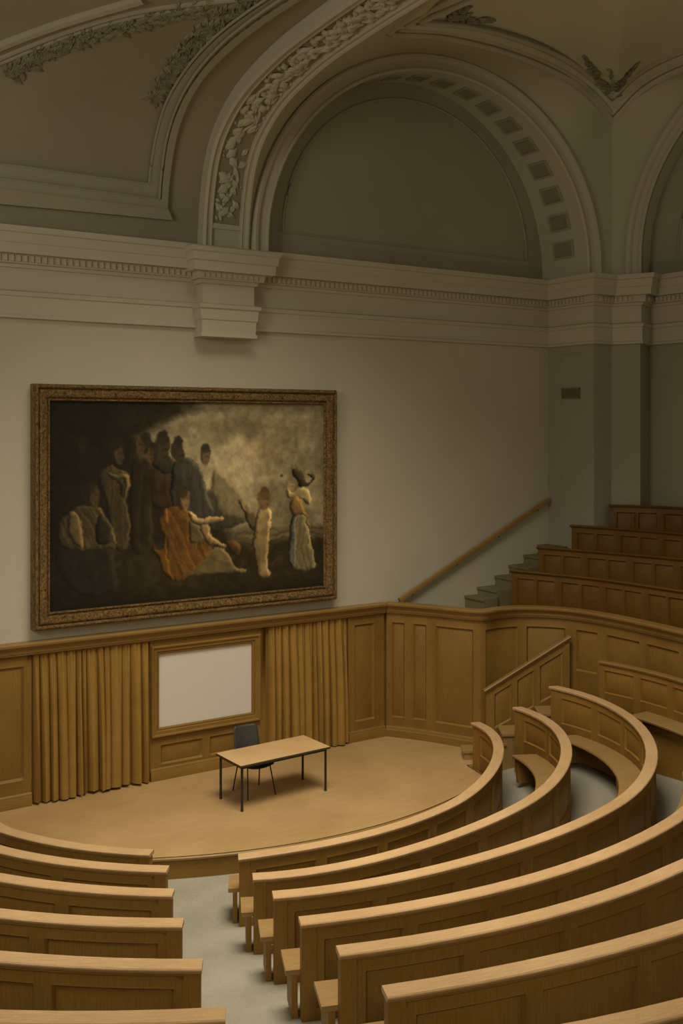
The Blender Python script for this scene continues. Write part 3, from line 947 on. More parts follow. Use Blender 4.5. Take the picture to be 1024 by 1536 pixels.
mb.tube([E1b[0], at_z(712, -2, 15.0), at_z(780, -45, 14.0)], .045, 6)
mb.build('panel_moulding', M['stucco'], ceil, sharp=60)
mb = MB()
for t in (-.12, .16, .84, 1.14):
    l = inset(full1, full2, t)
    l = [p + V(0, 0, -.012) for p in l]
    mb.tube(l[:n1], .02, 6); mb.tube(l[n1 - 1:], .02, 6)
mb.build('groove_shade_lines', M['groove_shade'], ceil, sharp=60)  # thin dark tubes, their colour standing in for shade in grooves
mb = MB(); r = random.Random(2)
def on_ceiling(x, y):
    o = V(0, 0, H); d = V((x - CX) / F, 1, (HY - y) / F).normalized()
    p, n, _, _ = ceil_bvh.ray_cast(o, d)
    if p is None: return None, None
    return p, (n if n.dot(d) < 0 else -n)
def spray(x0, y0, x1, y1, cnt, w, sz):
    for i in range(cnt):
        t = (i + r.random()) / cnt; o_ = r.uniform(-1, 1) * w * (1 - .6 * t)
        x = x0 + (x1 - x0) * t; y = y0 + (y1 - y0) * t + o_
        p, n = on_ceiling(x, y); q, _ = on_ceiling(x + (x1 - x0) * .12 + r.uniform(-4, 4), y + (y1 - y0) * .12 + r.uniform(-6, 6))
        if p is None or q is None: continue
        leaf(mb, p + n * .01, q - p, n, sz * r.uniform(.7, 1.2) * (1 - .4 * t), r.uniform(.05, .2), .3)
spray(914, 134, 876, 86, 26, 7, .24); spray(921, 134, 952, 97, 24, 7, .24); spray(917, 132, 917, 104, 10, 4, .2)
spray(668, 23, 736, 31, 22, 4, .22); spray(672, 22, 700, 8, 14, 4, .2)
mb.build('leaf_ornament', M['garland'], ceil, sharp=50)
# vault over the right arch
keysB = [(180, KC(412)), (172, KC(325)), (163, KC(245)), (152, E1[-1]), (138, E1r[0]), (120, E1r[1]), (95, E1r[2]), (70, E1r[3])]
kB = spline_at(keysB)
mb = MB(); P = []
for i in range(56):
    th = 180 - 2 * i; a = math.radians(th); r0 = BR + .34
    p = BC + QD * r0 * math.cos(a)
    e0 = V(p.x, p.y, AZ + .2 + r0 * math.sin(a) - (.5 if th == 180 else 0)); q = kB(th)
    P.append([e0, e0.lerp(q, .5), q])
mb.grid(P); mb.build('ceiling', M['vault'], sharp=50, **ST)

# ================================================================ UPPER GALLERY
# stair along the wall
us0 = uw(690); hs0 = 2.42
stair = thing('wall_stair', 'dark stone stair climbing along the pale wall under the handrail', 'stair', W(us0, .4, 2.2))
mb = MB()
stp = [(697, 893), (716, 880), (742, 863), (763, 847), (785, 832), (806, 817)]
for i, (x, y) in enumerate(stp):
    u, h = on_wall(x, y, 0)
    u2 = on_wall(stp[i + 1][0], 0, 0)[0] + .06 if i < 5 else U822 - .01
    hb = h - .35
    mb.box(W(u, .004, hb), WN.to_3d() * .62, WD.to_3d() * (u2 - u), V(0, 0, h - hb - .045))
    mb.box(W(u - .025, .004, h - .045), WN.to_3d() * .62, WD.to_3d() * (u2 - u), V(0, 0, .045))
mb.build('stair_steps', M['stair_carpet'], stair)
# gallery floor and tiers
TI = {1: (3.17, [(767, 855), (890, 867), (1024, 886)]), 2: (3.6, [(807, 820), (910, 828), (1024, 838)]), 3: (4.02, [(857, 787.5), (940, 793), (1024, 800)]), 4: (4.46, [(915, 757), (970, 758.5), (1024, 761)])}
tp = {}
for k, (h, pts) in TI.items():
    q = [at_h(x, y, h) for x, y in pts]
    q.append(q[2] + V(.62 + .05 * k, -.78, 0) * 1.1); q.append(q[3] + V(.52 + .06 * k, -.85, 0) * 1.2)
    tp[k] = [V(p.x, p.y) for p in cr([V(p.x, p.y, 0) for p in q], 8)]
mb = MB()
base_in = [gf(GL * i / 40) + gfr(GL * i / 40)[1] * -.1 for i in range(41)]
out = [V(.9, 20.7), V(*W(U822 - .02, .02, 0).xy), K1 + V(0, -.02), K2 + V(0, -.03), V(9.4, 17.8), V(8.6, 13.4)]
mb.face([V(p.x, p.y, 1.55) for p in base_in] + [V(p.x, p.y, 1.55) for p in out[::-1]])
mb.build('floor_gallery', M['stair_carpet'], **ST)
UN = {1: 'lowest of the four upper gallery pews, front row just behind the tall parapet cap',
      2: 'second upper gallery pew, panelled oak, one step above the front gallery row',
      3: 'third upper gallery pew, panelled oak, next to highest gallery row beside the pier',
      4: 'highest dark oak gallery pew, back row against the far wall'}
for k in (1, 2, 3, 4):
    h = TI[k][0]; f_, fr_, L = s_path(tp[k])
    hp = .98
    T = thing('gallery_pew', UN[k], 'pew', (f_(0).x, f_(0).y, h - hp), 'straight-ended pews in the upper gallery')
    def upos(s, z, d, back=0):
        p, n = fr_(s); q = p + n * (-d - back)
        return V(q.x, q.y, h - hp + z)
    mb = MB(); pans = []; s = .12
    while s < L - 1.0: pans.append((s, s + .40, .14, hp - .14)); pans.append((s + .44, s + .84, .14, hp - .14)); s += .97
    relief(mb, lambda s, z, d: upos(s, z, d), 0, L, -.3, hp - .03, pans, .022, .03, .2)
    mb.grid([[upos(L * i / 20, z, 0, .09) for z in (-.3, hp - .03)] for i in range(21)], flip=True)
    mb.face([upos(0, -.3, 0), upos(0, hp - .03, 0), upos(0, hp - .03, 0, .09), upos(0, -.3, 0, .09)])
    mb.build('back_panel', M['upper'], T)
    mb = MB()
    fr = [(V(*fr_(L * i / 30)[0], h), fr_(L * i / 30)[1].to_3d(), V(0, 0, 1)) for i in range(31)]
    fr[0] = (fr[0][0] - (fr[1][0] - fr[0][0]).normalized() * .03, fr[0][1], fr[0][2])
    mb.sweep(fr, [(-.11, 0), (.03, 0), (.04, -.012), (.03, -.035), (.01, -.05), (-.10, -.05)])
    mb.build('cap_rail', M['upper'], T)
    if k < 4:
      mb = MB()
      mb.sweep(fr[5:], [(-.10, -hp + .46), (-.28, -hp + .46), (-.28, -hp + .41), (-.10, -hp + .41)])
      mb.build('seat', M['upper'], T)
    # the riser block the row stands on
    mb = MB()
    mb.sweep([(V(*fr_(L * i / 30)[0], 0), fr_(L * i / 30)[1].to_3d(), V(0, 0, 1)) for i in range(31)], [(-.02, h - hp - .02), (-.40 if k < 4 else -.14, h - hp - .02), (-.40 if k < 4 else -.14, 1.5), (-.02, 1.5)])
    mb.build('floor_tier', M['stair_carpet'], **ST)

# handrail on the wall
ua, ha = on_wall(598.5, 900, .11); ub, hb = on_wall(823, 749, .11)
hr = thing('wall_handrail', 'sloping oak handrail fixed to the pale wall above the upper stair', 'handrail', W((ua + ub) / 2, .11, (ha + hb) / 2))
mb = MB()
A_, B_ = W(ua, .11, ha), W(ub, .11, hb); t = (B_ - A_).normalized(); up = WN.to_3d().cross(t).normalized() * -1
if up.z < 0: up = -up
mb.sweep([(A_, WN.to_3d(), up), (B_, WN.to_3d(), up)], [(-.035, -.05), (-.04, .0), (-.03, .035), (0, .045), (.03, .035), (.04, 0), (.035, -.05)])
mb.build('rail', M['rail'], hr)
for f_ in (.08, .36, .64, .92):
    p = A_.lerp(B_, f_)
    mb = MB(); mb.tube([p - up * .05, p - up * .09 - WN.to_3d() * .02, p - up * .10 - WN.to_3d() * .108], .012, 6)
    mb.build('bracket', M['rail'], hr)

# ================================================================ LOWER STAIR BY THE PARAPET
Q0, Q1 = V(2.70, 19.50, 0), V(4.28, 19.70, 0)
qd = (Q1 - Q0).normalized(); qn = V(qd.y, -qd.x, 0); QL = (Q1 - Q0).length
lst = thing('parapet_stair', 'short wooden stair rising from the stage along the parapet foot', 'stair', (2.7, 19.2, 0))
mb = MB()
for i in range(6):
    x0 = 2.24 + .35 * i; z1 = .17 * (i + 1)
    y1 = 19.50 + (x0 - 2.7) * .126
    wd = (.42 if i < 1 else .62)
    x1 = x0 + (.40 if i < 5 else .52)
    zb_ = .002 if i < 1 else -.33
    mb.box(V(x0, y1 - wd, zb_), V(x1 - x0, .04, 0), V(0, wd - .07, 0), V(0, 0, z1 - zb_ - .04))
    mb.box(V(x0 - .025, y1 - wd - .025, z1 - .04), V(x1 - x0 + .03, .04, 0), V(0, wd - .045, 0), V(0, 0, .04))
mb.build('stair_steps', M['seat'], lst)
def qz(x, y):
    k = (x - CX) / F
    s = (k * Q0.y - Q0.x) / (qd.x - k * qd.y)
    p = Q0 + qd * s; return s, H - (y - HY) / F * p.y
b0 = .24; b1 = 1.04; t0 = qz(728, 1032)[1]; s1, t1 = qz(853, 953)
sl = (t1 - t0) / s1; slb = (b1 - b0) / s1
br_ = thing('stair_rail_panel', 'oak panelled stair side with a steep sloping rail against the parapet', 'stair rail', (Q0.x, Q0.y, .2))
mb = MB()
def qpos(s, z, d):   # z in 0..1 of the sloping height
    lo = b0 + slb * s - .05; hi = t0 + sl * s - .05
    p = Q0 + qd * s + qn * (.04 - d)
    return V(p.x, p.y, lo + (hi - lo) * z)
relief(mb, qpos, 0, s1, 0, 1, [(.14, .50, .16, .86), (.58, .94, .16, .86), (1.02, s1 - .12, .16, .86)], .022, .045, .2)
mb.face([qpos(0, 0, 0), qpos(0, 1, 0), qpos(0, 1, .07), qpos(0, 0, .07)])
mb.face([qpos(s1, 0, 0), qpos(s1, 1, 0), qpos(s1, 1, .07), qpos(s1, 0, .07)])
mb.build('rail_panel', M['panel'], br_)
mb = MB()
A_ = Q0 + qn * .03 + V(0, 0, t0) - (qd + V(0, 0, sl)) * .05; B_ = Q0 + qd * s1 + qn * .03 + V(0, 0, t1)
t = (B_ - A_).normalized(); up = qn.cross(t); up = up if up.z > 0 else -up
mb.sweep([(A_, qn, up), (B_, qn, up)], [(-.05, -.06), (-.06, -.02), (-.05, 0), (.05, 0), (.065, -.015), (.055, -.04), (.03, -.05), (.025, -.08), (-.05, -.08)])
mb.build('sloping_rail', M['rail'], br_)

# ---------------- pew against the parapet
fp = [at_h(899, 991, 1.9), at_h(958.7, 1003.4, 1.9), at_h(1024, 1021.3, 1.9)]
d = (fp[2] - fp[1]).normalized(); fp.append(fp[2] + (d + V(-.02, -.3, 0)) * 1.5)
fpath = [V(p.x, p.y) for p in cr([V(p.x, p.y, 0) for p in fp], 8)]
f_, fr_, L = s_path(fpath)
T = thing('curved_pew', 'panelled oak pew set against the curved parapet foot with a shaded seat', 'pew', (f_(0).x, f_(0).y, .75))
hz_ = 1.9
def fpos(s, z, d, bk=0):
    p, n = fr_(s); q = p + n * (-d - bk); return V(q.x, q.y, z)
mb = MB(); pans = []; s = .10
while s < L - .9: pans.append((s, s + .62, 1.33, 1.76)); s += .74
relief(mb, fpos, 0, L, .4, hz_ - .04, pans, .022, .03, .15)
mb.face([fpos(0, .4, 0), fpos(0, 1.86, 0), fpos(0, 1.86, 0, .09), fpos(0, .4, 0, .09)])
mb.grid([[fpos(L * i / 20, z, 0, .09) for z in (.4, 1.86)] for i in range(21)], flip=True)
mb.build('back_panel', M['pew'], T)
fr = [(V(*fr_(L * i / 30)[0], 0), fr_(L * i / 30)[1].to_3d(), V(0, 0, 1)) for i in range(31)]
mb = MB(); mb.sweep(fr, [(-.10, 1.9), (.03, 1.9), (.04, 1.885), (.03, 1.855), (-.10, 1.85)]); mb.build('cap_rail', M['rail'], T)
mb = MB(); mb.sweep([f for f in fr[8:]], [(.0, 1.2), (.40, 1.2), (.41, 1.18), (.40, 1.15), (.0, 1.15)]); mb.build('seat', M['seat'], T)
mb = MB(); mb.sweep([f for f in fr[9:]], [(.0, 1.149), (.24, 1.149), (.24, .25), (.0, .25)]); mb.build('seat_support', M['pew'], T)

# ================================================================ TABLE AND CHAIR
tc = V(-1.123, 17.235, 0); tx = V(.813, .583, 0).normalized(); ty = V(-tx.y, tx.x, 0)
tw, td, th_ = 1.72, .80, .745
tab = thing('lecture_table', 'plain rectangular table with pale wood top and thin dark legs on the stage', 'table', (tc.x, tc.y, 0))
def tpt(a, b, z): return tc + tx * a + ty * b + V(0, 0, z)
mb = MB(); mb.box(tpt(-tw / 2, -td / 2, th_ - .012), tx * tw, ty * td, V(0, 0, .012))
mb.build('tabletop', M['tabletop'], tab)
mb = MB(); mb.box(tpt(-tw / 2 - .004, -td / 2 - .004, th_ - .034), tx * (tw + .008), ty * (td + .008), V(0, 0, .03))
mb.build('tabletop_edge', M['edge'], tab)
mb = MB()
i_ = .045
for a, b, ax, l in ((-tw / 2 + i_, -td / 2 + i_, tx, tw - 2 * i_), (-tw / 2 + i_, td / 2 - i_ - .02, tx, tw - 2 * i_)):
    mb.box(tpt(a, b, th_ - .074), ax * l, ty * .02, V(0, 0, .04))
for a in (-tw / 2 + i_, tw / 2 - i_ - .02):
    mb.box(tpt(a, -td / 2 + i_, th_ - .074), tx * .02, ty * (td - 2 * i_), V(0, 0, .04))
mb.build('table_frame', M['metal'], tab)
for a in (-1, 1):
    for b in (-1, 1):
        mb = MB(); x = a * (tw / 2 - .055); y = b * (td / 2 - .055)
        mb.tube([tpt(x, y, .012), tpt(x, y, th_ - .034)], .021, 10)
        lg = mb.build('leg', M['metal'], tab)
        mb = MB(); mb.tube([tpt(x, y, 0), tpt(x, y, .02)], .024, 10)
        mb.build('foot', M['plastic'], lg)

cc = V(-1.46, 17.33, 0); cf = V(WN.x, WN.y, 0); cs = V(WD.x, WD.y, 0)
ch = thing('stacking_chair', 'charcoal plastic shell chair on thin legs tucked behind the lecture table', 'chair', (cc.x, cc.y, 0))
K = 1.2
def cpt(a, b, z): return cc + cs * a * K + cf * b * K + V(0, 0, z * K)
mb = MB(); P = []
for i in range(13):
    b = .22 - .44 * i / 12; row = []
    for j in range(11):
        a = (j / 10 - .5)
        w = .44 * (1 - .18 * max(0, (i - 8) / 4) ** 2) * (1 - .10 * max(0, (2 - i) / 2))
        z = .455 - .022 * math.cos(a * PI) - .035 * max(0, (2.5 - i) / 2.5) ** 2 + .012 * abs(a * 2) ** 3
        row.append(cpt(a * w, b, z))
    P.append(row)
mb.grid(P)
o = mb.build('seat', M['plastic'], ch, sharp=70); so = o.modifiers.new('t', 'SOLIDIFY'); so.thickness = .012; so.offset = 0
mb = MB(); P = []
for i in range(13):
    t = i / 12; row = []
    z = .49 + .385 * t; b = -.205 - .09 * t
    hw = .20 * (1 - .06 * t) * (1 - .14 * max(0, (t - .86) / .14) ** 2 - .2 * max(0, (.12 - t) / .12) ** 2)
    for j in range(11):
        a = (j / 10 - .5) * 2
        row.append(cpt(a * hw, b + .035 * a * a, z))
    P.append(row)
mb.grid(P)
o = mb.build('backrest', M['plastic'], ch, sharp=70); so = o.modifiers.new('t', 'SOLIDIFY'); so.thickness = .012; so.offset = 0
for a in (-1, 1):
    mb = MB(); mb.tube([cpt(a * .17, .14, .43), cpt(a * .215, .235, .004)], .011, 8); mb.build('leg', M['metal'], ch)
    mb = MB(); mb.tube([cpt(a * .17, -.14, .43), cpt(a * .205, -.235, .004)], .011, 8); mb.build('leg', M['metal'], ch)
    mb = MB(); mb.tube([cpt(a * .15, -.10, .435), cpt(a * .15, -.19, .45), cpt(a * .145, -.225, .53), cpt(a * .14, -.245, .66)], .010, 8); mb.build('back_support', M['metal'], ch)
mb = MB()
mb.tube([cpt(-.17, .14, .43), cpt(.17, .14, .43)], .010, 8); mb.tube([cpt(-.17, -.14, .43), cpt(.17, -.14, .43)], .010, 8)
mb.build('seat_frame', M['metal'], ch)

PAINT_GAIN = 1.4
# ================================================================ PAINTING
pu0, pu1 = uw(51, .2), uw(506, .2)
pz0 = .5 * (on_wall(48, 944, .2)[1] + on_wall(506, 902, .2)[1]); pz1 = .5 * (on_wall(48, 572, .2)[1] + on_wall(506, 588, .2)[1])
FWD = .27; PD_ = .13
cu0, cu1, cz0, cz1 = pu0 + FWD, pu1 - FWD, pz0 + FWD, pz1 - FWD
pic = thing('framed_picture', 'large dark oil painting of robed figures under a cloudy sky, in a gilded frame', 'painting', W((pu0 + pu1) / 2, .02, pz0))
mb = MB(); rect_frame(mb, cu0, cu1, cz0, cz1, .0, [(-.005, .13), (0, .165), (.012, .178), (.026, .172), (.034, .145), (.048, .15), (.06, .18), (.10, .205), (.15, .215), (.175, .205), (.182, .18), (.195, .178), (.205, .225), (.222, .238), (.24, .232), (.25, .21), (.255, .17), (.27, .165), (.27, .0)])
mb.build('picture_frame', M['gilt'], pic, sharp=25)
NX, NY = 330, 216
xs, ys = np.meshgrid(np.linspace(0, 1, NX), np.linspace(0, 1, NY))
def vnoise(fx, fy, seed, octs=4):
    g = np.random.default_rng(seed); out = np.zeros((NY, NX)); amp = 1; tot = 0
    for o in range(octs):
        a, b = int(fx * 2 ** o) + 2, int(fy * 2 ** o) + 2
        t = g.random((b, a)); X = xs * (a - 1.001); Y = ys * (b - 1.001)
        i, j = X.astype(int), Y.astype(int); u, v = X - i, Y - j
        u = u * u * (3 - 2 * u); v = v * v * (3 - 2 * v)
        out += amp * ((t[j, i] * (1 - u) + t[j, i + 1] * u) * (1 - v) + (t[j + 1, i] * (1 - u) + t[j + 1, i + 1] * u) * v)
        tot += amp; amp *= .55
    return out / tot
def blur(a, n=1):
    for _ in range(n):
        p = np.pad(a, 1, mode='edge')
        a = (p[1:-1, 1:-1] * 2 + p[:-2, 1:-1] + p[2:, 1:-1] + p[1:-1, :-2] + p[1:-1, 2:]) / 6
    return a
def pt(x, y):
    cx = (x - 135) / 790.0; return cx, (y - 103 - 25 * cx) / (619 - 97 * cx)
def inside(pts):
    m = np.zeros((NY, NX), bool); n = len(pts)
    for i in range(n):
        (x1, y1), (x2, y2) = pts[i], pts[(i + 1) % n]
        c = ((y1 > ys) != (y2 > ys)) & (xs < (x2 - x1) * (ys - y1) / (y2 - y1 + 1e-12) + x1)
        m ^= c
    return m.astype(float)
IMG = np.zeros((NY, NX, 3))
def put(mask, c, k=1.0):
    global IMG
    c = np.asarray(c, float)
    IMG = IMG * (1 - (mask * k)[..., None]) + c * (mask * k)[..., None]
sky = vnoise(4, 7, 3, 5)
g = np.clip((sky - .36) / .3, 0, 1)[..., None]
IMG[:] = np.array((96, 85, 58.)) * (1 - g) + np.array((142, 126, 92.)) * g
put(np.exp(-((xs - .60) / .14) ** 2 - ((ys - .40) / .16) ** 2), (152, 134, 98), .7)
put(np.exp(-((xs - .74) / .07) ** 2 - ((ys - .235) / .035) ** 2) * np.clip(sky * 2 - .4, 0, 1), (164, 128, 92), .8)
put(np.clip((xs - .78) * 3, 0, 1) * np.clip(1 - ys * 1.5, 0, 1), (92, 84, 60), .7)
# dark clouds and trees, upper left
tr = np.clip((.50 + .16 * (vnoise(6, 5, 8) - .5) * 2 - xs - .9 * np.clip(ys - .07, 0, 1) * (ys < .2)) * 9, 0, 1)
lim = .53 - 1.6 * np.clip(ys - .05, 0, .12) + .9 * np.clip(ys - .28, 0, .4)
tr = np.clip((lim + .12 * (vnoise(8, 8, 11) - .5) - xs) * 12, 0, 1)
put(tr, (34, 27, 14), .96)
put(tr * np.clip(vnoise(7, 9, 21) * 2.4 - 1.25, 0, 1), (60, 48, 26), .6)
# distant slope, rocks, sea and ground
def smooth(P):
    n = len(P); out = []
    for a in range(n):
        p0, p1, p2, p3 = P[a - 1], P[a], P[(a + 1) % n], P[(a + 2) % n]
        for t in (0, .25, .5, .75):
            out.append(tuple(.5 * (2 * b + (c - a_) * t + (2 * a_ - 5 * b + 4 * c - d) * t * t + (3 * b - a_ - 3 * c + d) * t ** 3) for a_, b, c, d in zip(p0, p1, p2, p3)))
    return out
def A(l): return [pt((60 + x / 4.267) * 1.896, (100 + y / 4.267) * 1.896) for x, y in l]
def B(l): return [pt((280 + x / 4.655) * 1.896, (60 + y / 4.655) * 1.896) for x, y in l]
def fig(P, c, ang=90, fr=22, fold=.28, seed=1, k=.92, soft=1, vol=.42):
    """one painted shape: base colour, drapery folds along ang, rounded light from the upper right"""
    m = blur(inside(smooth(P)), soft); hgt = blur(m, 9)
    gy, gx = np.gradient(hgt)
    lam = np.clip(1 + vol * (-gx * 9 + gy * 5) - .2 * (1 - np.clip(hgt * 1.25, 0, 1)), .35, 1.6)
    r_ = np.random.default_rng(seed); a = math.radians(ang)
    q = (-xs * math.sin(a) * 1.55 + ys * math.cos(a)) + .075 * (vnoise(5, 4, seed + 9, 2) - .5)
    f_ = sum(np.sin(2 * PI * fr * kk * q + r_.uniform(0, 6.3)) / kk ** .5 for kk in (1, 1.7, 2.9)) / 2.2
    tone = lam * (1 + fold * .62 * f_)
    global IMG
    col = np.asarray(c, float)[None, None] * tone[..., None]
    IMG = IMG * (1 - (m * k)[..., None]) + col * (m * k)[..., None]
def head(p, rx, ry, skin, hair, hx, hy, k=.9):
    cx, cy = p
    def el(ax, ay, ex, ey):
        d = ((xs - ax) * 1.55 / ex) ** 2 + ((ys - ay) / ey) ** 2
        return blur(np.clip((1.2 - d) * 3, 0, 1), 1)
    put(el(cx + hx, cy + hy, rx * 1.05, ry * 1.0), hair, k)
    put(el(cx, cy, rx * .72, ry * .82), skin, k)
    put(el(cx + rx * .12, cy - ry * .12, rx * .5, ry * .12), tuple(v * .62 for v in skin), .6)
    put(el(cx + rx * .12, cy + ry * .42, rx * .3, ry * .09), tuple(v * .6 for v in skin), .6)
    put(el(cx + hx * .7, cy + hy * 1.5 - ry * .4, rx * .8, ry * .5), hair, k)
fig(B([(120, 480), (220, 560), (300, 640), (400, 770), (360, 850), (180, 800), (100, 640)]), (84, 73, 47), fold=.08, soft=4, k=.75)
fig(B([(-60, 560), (60, 625), (112, 630), (160, 700), (185, 780), (350, 832), (340, 870), (100, 930), (-60, 900)]), (54, 48, 33), fold=.12, soft=2)
sea = np.clip((ys - .655) * 45, 0, 1) * np.clip((xs - .60) * 9, 0, 1)
put(sea, (92, 79, 48), .75)
put(sea * np.clip(np.sin(ys * 210 + 9 * vnoise(6, 3, 41)) * 1.4, 0, 1), (60, 50, 28), .55)
gn = vnoise(26, 34, 31)
gr = np.clip((ys - .715 - .03 * (vnoise(7, 4, 5) - .5) + .03 * (xs < .62)) * 26, 0, 1)
put(gr, (44, 36, 19), .96)
put(gr * np.clip(gn * 3 - 1.45, 0, 1), (74, 58, 29), .55)
put(np.clip((ys - .90) * 9, 0, 1), (36, 30, 16), .8)
# dim standing group
head(A([(238, 100)])[0], .028, .05, (64, 50, 27), (38, 32, 18), -.012, -.005, .6)
fig(A([(540, 190), (640, 210), (700, 250), (660, 340), (650, 660), (640, 800), (530, 800), (515, 500)]), (47, 37, 19), 88, 16, .3, 2, .7, 4)
fig(A([(660, 270), (760, 250), (800, 330), (790, 500), (680, 520), (640, 400)]), (58, 42, 20), 80, 22, .3, 3, .65, 4)
fig(A([(640, 190), (700, 160), (770, 190), (790, 280), (700, 290)]), (42, 36, 22), fold=.1, k=.9)
fig(A([(790, 215), (870, 195), (945, 245), (985, 330), (1005, 440), (1050, 580), (900, 600), (790, 560), (770, 380)]), (53, 49, 38), 82, 18, .2, 5, .95)
head(A([(578, 110)])[0], .030, .055, (84, 64, 36), (42, 34, 20), .022, -.012)
head(A([(640, 170)])[0], .026, .048, (88, 66, 36), (44, 35, 20), .012, -.014)
head(A([(722, 150)])[0], .040, .070, (62, 50, 30), (46, 38, 24), -.006, -.026)
head(A([(830, 190)])[0], .034, .055, (60, 49, 30), (42, 36, 23), -.012, -.040)
head(B([(62, 405)])[0], .030, .050, (98, 80, 50), (52, 43, 28), -.003, -.018)
# tall woman in pale dress
fig(A([(335, 275), (395, 235), (440, 262), (495, 288), (517, 350), (505, 440), (495, 480), (516, 640), (500, 790), (425, 795), (395, 690), (380, 560), (352, 420), (330, 330)]), (74, 61, 35), 86, 26, .3, 6, .85, 2)
fig(A([(440, 330), (470, 345), (485, 400), (480, 445), (462, 420), (455, 370)]), (44, 37, 21), fold=.1)
fig(A([(372, 275), (430, 300), (490, 295), (510, 350), (495, 440), (484, 440), (480, 335), (420, 330)]), (96, 78, 45), 30, 14, .15, 7)
head(A([(455, 165)])[0], .032, .058, (86, 68, 38), (44, 37, 21), -.010, -.022)
# seated woman
fig(A([(90, 790), (380, 780), (415, 860), (440, 1010), (400, 1075), (250, 1100), (140, 1010)]), (46, 41, 30), 75, 12, .2, 8, .6, 4)
fig(A([(190, 522), (270, 500), (335, 512), (370, 580), (432, 700), (420, 800), (385, 790), (240, 805), (120, 775), (85, 690), (100, 600)]), (86, 72, 40), 62, 22, .4, 9, .88, 2)
fig(A([(320, 600), (352, 560), (412, 690), (395, 745), (325, 750)]), (46, 40, 25), 60, 14, .15, 10)
fig(A([(160, 540), (205, 555), (232, 660), (240, 762), (195, 770), (150, 660)]), (112, 93, 53), 78, 9, .12, 11)
head(A([(305, 432)])[0], .036, .062, (94, 74, 42), (46, 38, 22), -.018, -.012)
put(np.exp(-(((xs - A([(620, 900)])[0][0]) / .055) ** 2 + ((ys - A([(620, 900)])[0][1]) / .075) ** 2)), (58, 48, 27), .6)
# reclining figure in an orange robe
fig(B([(-90, 1240), (-60, 1130), (100, 1060), (182, 1048), (240, 1110), (270, 1180), (352, 1208), (330, 1232), (150, 1232)]), (98, 82, 48), 20, 14, .16, 12)
fig(A([(755, 522), (870, 528), (892, 640), (900, 740), (1020, 690), (1035, 800), (900, 950), (800, 1005), (735, 930), (735, 720), (690, 640)]), (94, 61, 22), 62, 20, .3, 13, .92, 2)
fig(A([(745, 530), (690, 600), (690, 650), (735, 620), (712, 800), (655, 770), (715, 940), (790, 1003), (755, 900), (742, 720)]), (88, 58, 20), 80, 16, .25, 14, .85)
fig(A([(885, 600), (960, 640), (985, 720), (900, 760), (880, 690)]), (90, 77, 46), 40, 16, .15, 15)
fig(A([(880, 535), (912, 560), (945, 590), (1010, 588), (1100, 580), (1110, 600), (1000, 632), (930, 628), (880, 590)]), (134, 108, 66), 10, 4, .06, 16)
fig(B([(20, 890), (85, 880), (102, 960), (160, 1000), (206, 1030), (198, 1052), (140, 1038), (85, 1025), (48, 970)]), (130, 104, 62), 60, 5, .06, 17)
head(A([(862, 468)])[0], .034, .060, (116, 92, 55), (50, 40, 22), -.014, -.010)
fig(B([(205, 1005), (280, 1005), (322, 1068), (285, 1095), (235, 1065)]), (90, 62, 26), 40, 10, .2, 18, .75, 2)
# youth
fig(B([(292, 715), (330, 720), (382, 785), (440, 790), (440, 890), (405, 915), (362, 850), (330, 770)]), (78, 62, 36), 55, 12, .15, 19)
fig(B([(468, 745), (520, 745), (550, 820), (536, 920), (531, 1040), (522, 1180), (545, 1240), (450, 1252), (418, 1100), (414, 930), (440, 800)]), (126, 103, 63), 84, 14, .18, 20)
head(B([(508, 706)])[0], .036, .062, (92, 70, 40), (74, 56, 32), -.008, -.008)
# woman with a bird
fig(B([(710, 815), (815, 812), (850, 940), (897, 1150), (880, 1205), (750, 1212), (680, 1140), (695, 980)]), (106, 94, 60), 87, 34, .26, 21)
fig(B([(712, 815), (745, 818), (742, 1185), (682, 1142), (695, 980)]), (80, 77, 64), 88, 34, .2, 22, .8)
fig(B([(712, 650), (780, 628), (838, 640), (862, 700), (842, 742), (785, 700), (720, 692), (672, 695), (662, 645), (690, 620)]), (122, 104, 66), 30, 12, .12, 23)
fig(B([(708, 700), (782, 690), (822, 800), (862, 905), (840, 900), (812, 820), (712, 818), (696, 762)]), (104, 77, 38), 70, 16, .2, 24)
head(B([(703, 590)])[0], .030, .048, (130, 110, 72), (104, 88, 56), .004, -.008)
fig(B([(708, 507), (755, 490), (800, 520), (830, 582), (872, 560), (842, 530), (855, 518), (902, 545), (862, 592), (832, 618), (770, 622), (745, 560)]), (44, 36, 21), 45, 14, .12, 25, .95)
put(np.exp(-(((xs - B([(630, 535)])[0][0]) / .007) ** 2 + ((ys - B([(630, 535)])[0][1]) / .009) ** 2) ** 2), (46, 38, 24), .9)
# break up the outlines as brushwork does
wx = (vnoise(46, 30, 201, 2) - .5) * 4.2; wy = (vnoise(46, 30, 202, 2) - .5) * 4.2
jj, ii = np.mgrid[0:NY, 0:NX]
IMG = IMG[np.clip((jj + wy).round().astype(int), 0, NY - 1), np.clip((ii + wx).round().astype(int), 0, NX - 1)]
IMG *= (1 - .28 * np.clip((.40 - xs) * 3.2, 0, 1))[..., None]
IMG *= (1 + .20 * np.clip((xs - .45) * 4, 0, 1) * np.clip((.66 - ys) * 8, 0, 1))[..., None]
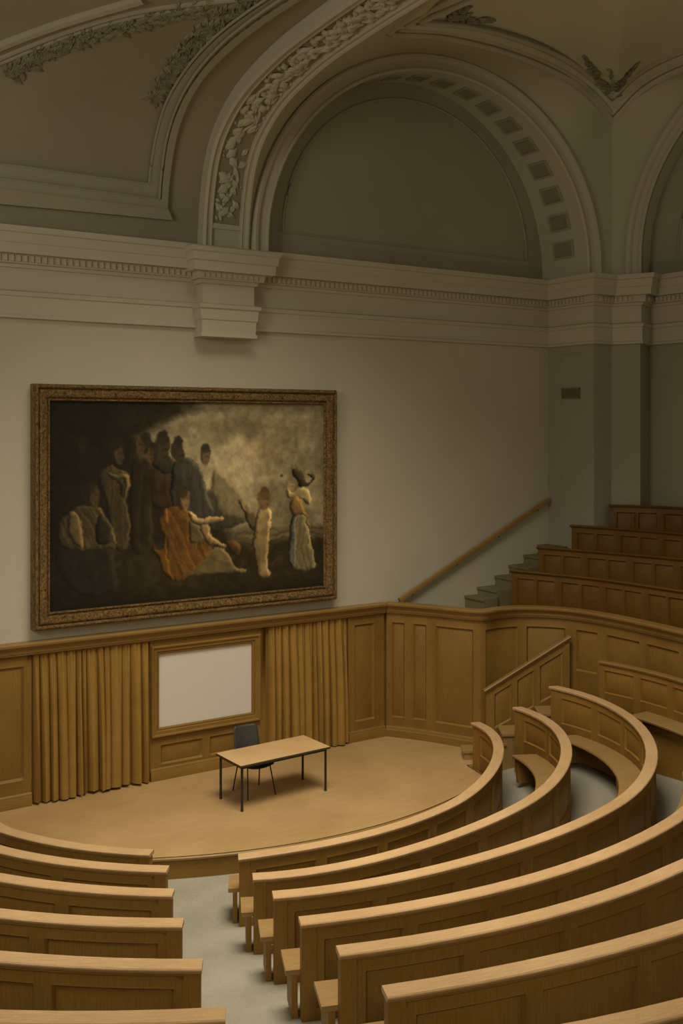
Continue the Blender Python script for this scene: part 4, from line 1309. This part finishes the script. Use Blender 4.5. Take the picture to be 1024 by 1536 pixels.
# overall tone, brushwork and varnish
br = vnoise(60, 34, 77, 3) - .5
IMG *= (1 + .34 * br + .25 * (vnoise(16, 10, 91, 3) - .5))[..., None]
gm = IMG.mean(2, keepdims=True); IMG = gm + (IMG - gm) * .95
vg = np.clip(np.minimum.reduce([xs, 1 - xs, ys, 1 - ys]) * 14, 0, 1) * .18 + .82
IMG *= vg[..., None]
lin = np.where(IMG / 255 <= .04045, IMG / 255 / 12.92, ((np.clip(IMG, 0, 255) / 255 + .055) / 1.055) ** 2.4)
lin = np.clip(lin * PAINT_GAIN, 0, 1)
me = bpy.data.meshes.new('canvas')
o_ = pic.location
vv = []
for j in range(NY):
    for i in range(NX):
        p = W(cu0 + (cu1 - cu0) * i / (NX - 1), PD_, cz1 + (cz0 - cz1) * j / (NY - 1)) - o_
        vv.append((p.x, p.y, p.z))
ff = [(j * NX + i, (j + 1) * NX + i, (j + 1) * NX + i + 1, j * NX + i + 1) for j in range(NY - 1) for i in range(NX - 1)]
me.from_pydata(vv, [], ff)
ca = me.color_attributes.new('paint', 'FLOAT_COLOR', 'POINT')
ca.data.foreach_set('color', np.concatenate([lin, np.ones((NY, NX, 1))], 2).astype(np.float32).ravel())
m, nt, b = new_mat('oil_paint')
at_ = node(nt, 'ShaderNodeAttribute', attribute_name='paint')
ob = node(nt, 'ShaderNodeTexCoord').outputs['Object']
fn_ = noise(nt, ob, 45, 4, .7)
nt.links.new(mixc(nt, ramp(nt, fn_, .3, .7), mixc(nt, 1.0, at_.outputs['Color'], (.82, .82, .82), 'MULTIPLY'), at_.outputs['Color']), b.inputs['Base Color'])
b.inputs['Roughness'].default_value = .6; b.inputs['Specular IOR Level'].default_value = .2
bump(nt, b, fn_, .2, .004)
me.materials.append(m)
cv = bpy.data.objects.new('canvas', me); COL.objects.link(cv); cv.parent = pic
# ================================================================ LIGHT
def area(name, loc, target, size, power, color, sy=None, spread=180):
    d = bpy.data.lights.new(name, 'AREA'); d.energy = power; d.color = color; d.size = size
    if sy: d.shape = 'RECTANGLE'; d.size_y = sy
    d.spread = math.radians(spread)
    o = bpy.data.objects.new(name, d); COL.objects.link(o); o.location = loc
    o.rotation_euler = (Vector(target) - Vector(loc)).to_track_quat('-Z', 'Y').to_euler()
    return o
area('skylight_over_seats', (.4, 12.5, 11.4), (.4, 13.4, 0), 5.0, 530, (1.0, .92, .75), 5.0, 108)
area('fill_over_back_rows', (1.5, -2.5, 9.5), (1.2, 9.5, .5), 2.5, 52, (1.0, .90, .66), 2.5, 75)  # unseen fill light, added to brighten the pew backs
area('window_light_left', (-6.8, 6.0, 8.5), (-2.4, 18.0, 5.4), 3.5, 175, (1.0, .92, .76), 4.0, 150)
w = bpy.data.worlds.new('world'); sc.world = w; w.use_nodes = True
w.node_tree.nodes['Background'].inputs[0].default_value = (.95, .85, .55, 1)
w.node_tree.nodes['Background'].inputs[1].default_value = .20
